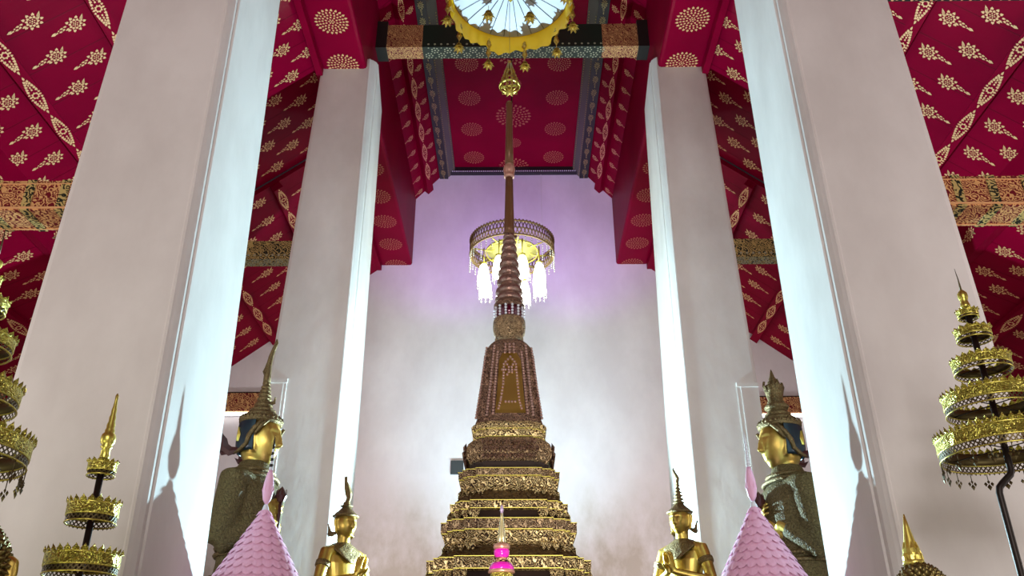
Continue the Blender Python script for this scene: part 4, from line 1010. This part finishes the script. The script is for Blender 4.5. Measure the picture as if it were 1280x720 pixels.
# ------------------------------------------------------------------ seated images whose heads just reach into the frame
def seated(px, py, Y, K, label, flame, rz=0):
    c = at(px, py, Y); base = c.z - 1.635 * K
    root = empty('seated_statue', (c.x, Y, base), label, 'statue', 'seated golden images at the edges', rz)
    mb = MB(); head_mesh(mb)
    ell(mb, [(1.36, .075, .06, 0, .012), (1.43, .060, .056, 0, .012), (1.55, .052, .055, 0, .010), (1.60, .052, .058, 0, .008)])
    ell(mb, [(.86, .175, .13, 0, 0), (.95, .150, .11, 0, 0), (1.06, .125, .09, 0, 0), (1.22, .155, .105, 0, 0), (1.32, .175, .108, 0, .004), (1.38, .165, .092, 0, .008), (1.42, .12, .07, 0, .01), (1.45, .065, .055, 0, .012)])
    for s in (-1, 1):
        mb.tube([(s * .12, 0, 1.40), (s * .18, 0, 1.385), (s * .23, .02, 1.24), (s * .235, .02, 1.12)], [.055, .056, .046, .038], 14)
        mb.tube([(s * .235, .02, 1.13), (s * .20, -.10, 1.02), (s * .08, -.20, .97)], [.038, .036, .024], 12)
        hand(mb, (s * .07, -.20, .968), (-s, -.15, 0), (0, 0, 1), s, .1)
        mb.tube([(s * .08, .0, .90), (s * .22, -.10, .90), (s * .33, -.20, .885), (s * .30, -.28, .88)], [.09, .085, .07, .05], 14)
        mb.tube([(s * .32, -.22, .88), (s * .15, -.30, .885), (-s * .05, -.28, .90), (-s * .14, -.24, .92)], [.06, .05, .036, .028], 12)
    o = mb.build('body', M['gilded'], root); m = o.modifiers.new('r', 'REMESH'); m.mode = 'VOXEL'; m.voxel_size = .0065; m.use_smooth_shade = True
    sm = o.modifiers.new('s', 'SMOOTH'); sm.iterations = 2; apply_mods(o); o.data.transform(Matrix.Scale(K, 4))
    mb = MB(); cz = 1.635; k = 0      # tight pointed curls
    for j in range(13):
        th = .10 + 1.55 * j / 12; n_ = max(4, int(26 * math.sin(th)))
        for i in range(n_):
            a = 2 * PI * i / n_ + j * .4; X, Yy, Z = math.sin(th) * math.cos(a), math.sin(th) * math.sin(a), math.cos(th)
            if Yy < -.55 and Z < .52: continue
            x, y, z = .080 * X, .098 * Yy + .002, cz + .120 * Z; nn = Vector((X, Yy, Z)); p = Vector((x, y, z))
            mb.lathe([(-.004, .011), (.004, .010), (.010, .005), (.014, .001)], 6, M=Matrix.Translation(p) @ nn.to_track_quat('Z', 'Y').to_matrix().to_4x4())
    kz = .022
    mb.ball((0, .01, cz + .07), (.070, .080, .052), 20); mb.ball((0, .022, cz + .128 - kz), (.034, .036, .024), 16)
    for j in range(4):
        n_ = 12 - 2 * j
        for i in range(n_):
            a = 2 * PI * i / n_ + j; r_ = .034 * math.cos(j * .38); mb.lathe([(-.004, .009), (.004, .008), (.012, .001)], 6, M=Matrix.Translation((r_ * math.cos(a), .022 + r_ * math.sin(a), cz + .126 - kz + .009 * j)) @ Vector((math.cos(a), math.sin(a), .4 + j * .4)).to_track_quat('Z', 'Y').to_matrix().to_4x4())
    o = mb.build('curled_hair', M['crown2'], root); o.data.transform(Matrix.Scale(K, 4))
    z0 = cz + .148 - kz
    if not flame: z0 = None
    mb = MB()
    if flame:
        mb.lathe([(z0 - .004, .030), (z0 + .004, .034), (z0 + .012, .032), (z0 + .018, .028)], 18, (0, .022, 0))
        mb.lathe([(z0 + .014, .027), (z0 + .03, .027), (z0 + .07, .018), (z0 + .12, .009), (z0 + .160, .002)], 12, (0, .022, 0))
    for i in range(8 if flame else 0):
        a = 2 * PI * i / 8 + .2
        for row in range(2):
            q_ = a + row * .39; h0 = z0 + .014 + row * .022; r0 = .029 - row * .004
            leafsolid(mb, [(r0 * math.cos(q_), .022 + r0 * math.sin(q_), h0), ((r0 - .001) * math.cos(q_), .022 + (r0 - .001) * math.sin(q_), h0 + .014), ((r0 - .008) * math.cos(q_), .022 + (r0 - .008) * math.sin(q_), h0 + .036)], [.009, .008, .0005], .003, (math.cos(q_), math.sin(q_), 0))
    if flame: o = mb.build('flame_finial', M['goldb'], root); o.data.transform(Matrix.Scale(K, 4))
    mb = MB(); mb.lathe([(0, .50 * K), (.3, .50 * K), (.4, .44 * K), (.80 * K - .2, .40 * K), (.80 * K - .1, .46 * K), (.82 * K, .44 * K)], 32, (0, -.10 * K, 0)); mb.build('lotus_base', M['relief'], root)
    for ch in root.children:
        if ch.name.startswith('lotus_base'): ch.location.z = -base; ch.scale.z = (base + .82 * K) / (.82 * K)
M['crown2'] = ornate('dull_gold_curls', (.26, .21, .07), (.12, .09, .03), 30, .9, .4, .2, .01)
seated(1158, 758, 3.6, 1.30, 'golden seated image at bottom right, curled hair and bright finial showing', True)
seated(-38, 718, 3.6, 1.6, 'golden seated image at lower left edge, one side of its curled head showing', False, .2)

# ------------------------------------------------------------------ pink scaled cones
def pinkcone(pts, Y, label, striped, cx_px):
    apex, low = pts                                     # (px, py) of neck and (px, py, half width) lower down
    a = at(apex[0], apex[1], Y); b = at(low[0], low[1], Y); k = low[2] * mpp(b)
    root = empty('pink_cone', (a.x, Y, 0), label, 'offering cone', 'pink scaled cones')
    zt, zl = a.z, b.z; slope = k / (zt - zl); zb = zl - (zt - zl) * .9
    rad = lambda z: slope * (zt - z) * (1 + .10 * math.sin(PI * min(1, (zt - z) / (zt - zb)))) * (.92) + .012
    zs = [zt - (zt - zb) * i / 24 for i in range(25)]
    mb = MB(); mb.lathe([(z, rad(z)) for z in zs[::-1]], 40)
    rows = 16
    for j in range(1, rows + 1):
        z = zt - (zt - zb) * j / rows; R_ = rad(z); n_ = max(6, int(2 * PI * R_ / .068)); H = (zt - zb) / rows * 1.5
        for i in range(n_):
            q = 2 * PI * (i + .5 * (j % 2)) / n_; w = 2 * PI / n_ * .56
            P = lambda aa, zz, o: ((rad(zz) + o) * math.cos(aa), (rad(zz) + o) * math.sin(aa), zz)
            zt2 = min(zt, z + H)
            mb.add([P(q - w * .9, zt2, .001), P(q + w * .9, zt2, .001), P(q + w, z + H * .3, .013), P(q + w * .55, z + .004, .019), P(q, z - .006, .021), P(q - w * .55, z + .004, .019), P(q - w, z + H * .3, .013), P(q, z + H * .35, .021)],
                   [(0, 1, 7), (1, 2, 7), (2, 3, 7), (3, 4, 7), (4, 5, 7), (5, 6, 7), (6, 0, 7)], 0, True)
    mb.build('scaled_cone', M['pink'], root)
    mpz = mpp(a); up = lambda py: at(apex[0] + (apex[1] - py) * cx_px, py, Y).z
    mb = MB(); mb.lathe([(zt - .03, .020), (zt - .015, .026), (zt + .01, .020), (zt + .03, .013)], 16); mb.build('neck', M['white'], root)
    za, zb2 = up(apex[1] - 6), up(apex[1] - 48)
    mb = MB(); L = zb2 - za; mb.lathe([(za, .012), (za + L * .12, 5.0 * mpz), (za + L * .35, 6.8 * mpz), (za + L * .6, 6.2 * mpz), (za + L * .85, 4.2 * mpz), (zb2, .012)], 16)
    for i in range(10):
        q = 2 * PI * i / 10; mb.tube([(.012 * math.cos(q), .012 * math.sin(q), za + .01), (6.9 * mpz * math.cos(q), 6.9 * mpz * math.sin(q), za + L * .4), (.012 * math.cos(q), .012 * math.sin(q), zb2)], .004, 5)
    mb.build('bud', M['pink'], root)
    z1 = up(apex[1] - 78)
    mb = MB()
    for i in range(8):
        u = i / 8; u2 = (i + 1) / 8; mb.lathe([(zb2 + (z1 - zb2) * u, .015 * (1 - .45 * u)), (zb2 + (z1 - zb2) * u2, .015 * (1 - .45 * u2))], 10, mi=(i % 2) if striped else 0)
    mb.lathe([(z1, .010), (z1 + .03, .006), (z1 + .09, .001)], 8, mi=1 if striped else 0)
    mb.build('stalk', [M['white'], M['iron']], root)
    mb = MB(); mb.lathe([(0, .30), (.04, .30), (.08, .04), (zb - .05, .03), (zb, rad(zb) * .8), (zb + .02, rad(zb) * .9)], 20); mb.build('stand', M['brass'], root)
    return root
CY2 = 6.2
pinkcone(((332, 636), (321, 720, 46)), CY2, 'pink scaled cone with a bud and striped tip, in front of the left crowned statue', True, -.17 * -1)
pinkcone(((942, 632), (955, 720, 46)), CY2, 'pink scaled cone with a bud and white tip, in front of the right crowned statue', False, -.17)

# what each large statue holds in its closed hands
for st, lab in (('crowned_statue', 'dark lotus bud on a short stem held by the right-facing crowned statue'), ('crowned_statue.001', 'dark lotus bud on a short stem held by the left-facing crowned statue')):
    r = bpy.data.objects[st]; K = 2.0; c, s_ = math.cos(r.rotation_euler.z), math.sin(r.rotation_euler.z)
    x, y = 0, -.142 * K
    root = empty('lotus_bud', (r.location.x + c * x - s_ * y, r.location.y + s_ * x + c * y, r.location.z + 1.13 * K), lab, 'lotus bud', 'buds held by the large statues')
    mb = MB(); mb.tube([(0, 0, 0), (0, 0, .20 * K)], .008 * K, 8); mb.build('stem', M['darkflame'], root)
    mb = MB(); mb.lathe([(.19 * K, .008 * K), (.205 * K, .020 * K), (.225 * K, .022 * K), (.25 * K, .012 * K), (.265 * K, .001)], 12)
    for i in range(6):
        a = PI * i / 3; leafsolid(mb, [(.014 * K * math.cos(a), .014 * K * math.sin(a), .195 * K), (.024 * K * math.cos(a), .024 * K * math.sin(a), .22 * K), (.020 * K * math.cos(a), .020 * K * math.sin(a), .25 * K)], [.012 * K, .011 * K, .001], .004, (math.cos(a), math.sin(a), 0))
    mb.build('bud', M['darkflame'], root)
# ------------------------------------------------------------------ lights
def light(kind, name, loc, energy, col=(1, 1, 1), size=.3, target=None, spot=None, blend=.5):
    d = bpy.data.lights.new(name, kind); d.energy = energy; d.color = col
    if kind == 'AREA': d.size = size
    else: d.shadow_soft_size = size
    if spot: d.spot_size = math.radians(spot); d.spot_blend = blend
    o = bpy.data.objects.new(name, d); COL.objects.link(o); o.location = loc
    if target is not None: o.rotation_euler = (Vector(target) - Vector(loc)).to_track_quat('-Z', 'Y').to_euler()
    return o
for s in (-1, 1):
    light('SPOT', 'column_flood', (s * .02, 10.1, 3.2), 2250, (.56, .88, 1), .04, (s * 2.2, 8.3, 5.0), 122, .35)
    light('SPOT', 'wall_lamp', (s * 2.4, 11.9, 1.6), 880, (1, .91, .94), .3, (s * 2.6, YW, 5.8), 80, 1)
    light('SPOT', 'purple_spot', (s * 1.2, 14.0, 8.6), 240, (.54, .08, 1), .25, (s * 1.3, YW, 13.2), 100, 1)
    light('AREA', 'aisle_fill', (s * 6.8, 3.5, 2.6), 120, (1, .90, .86), 1.2, (s * 5.2, 8, 9))  # added fill low in each aisle, no fitting modelled
    light('AREA', 'column_fill', (s * 3.3, 1.6, 1.2), 20, (.93, 1, .66) if s < 0 else (1, .98, .84), .5, (s * 2.8, 5, 3.2))  # added fill brightening the lower column fronts, greenish as if off the brass
light('SPOT', 'wall_flood', (0, 12.4, 2.2), 1500, (.48, .85, 1), .3, (0, YW, 7.4), 60, 1)
light('POINT', 'chandelier_glow', (.0, 12.6, 7.7), 30, (1, .97, .80), .3)
light('AREA', 'hall_fill', (0, -6, 4.2), 450, (1, .93, .93), 2.5, (0, 8, 4))  # added ambient fill from behind the viewer, no fitting there
light('SPOT', 'shrine_lamp', (.3, 2.6, 1.3), 330, (1, .95, .84), .12, (0, 7.6, 4.0), 34, .8)
w = bpy.data.worlds.new('world'); sc.world = w; w.use_nodes = True
w.node_tree.nodes['Background'].inputs[0].default_value = (.5, .5, .55, 1); w.node_tree.nodes['Background'].inputs[1].default_value = .05
sc.view_settings.view_transform = 'Standard'; sc.view_settings.look = 'None'; sc.view_settings.gamma = 1; sc.view_settings.use_curve_mapping = False
sc.view_settings.exposure = 0
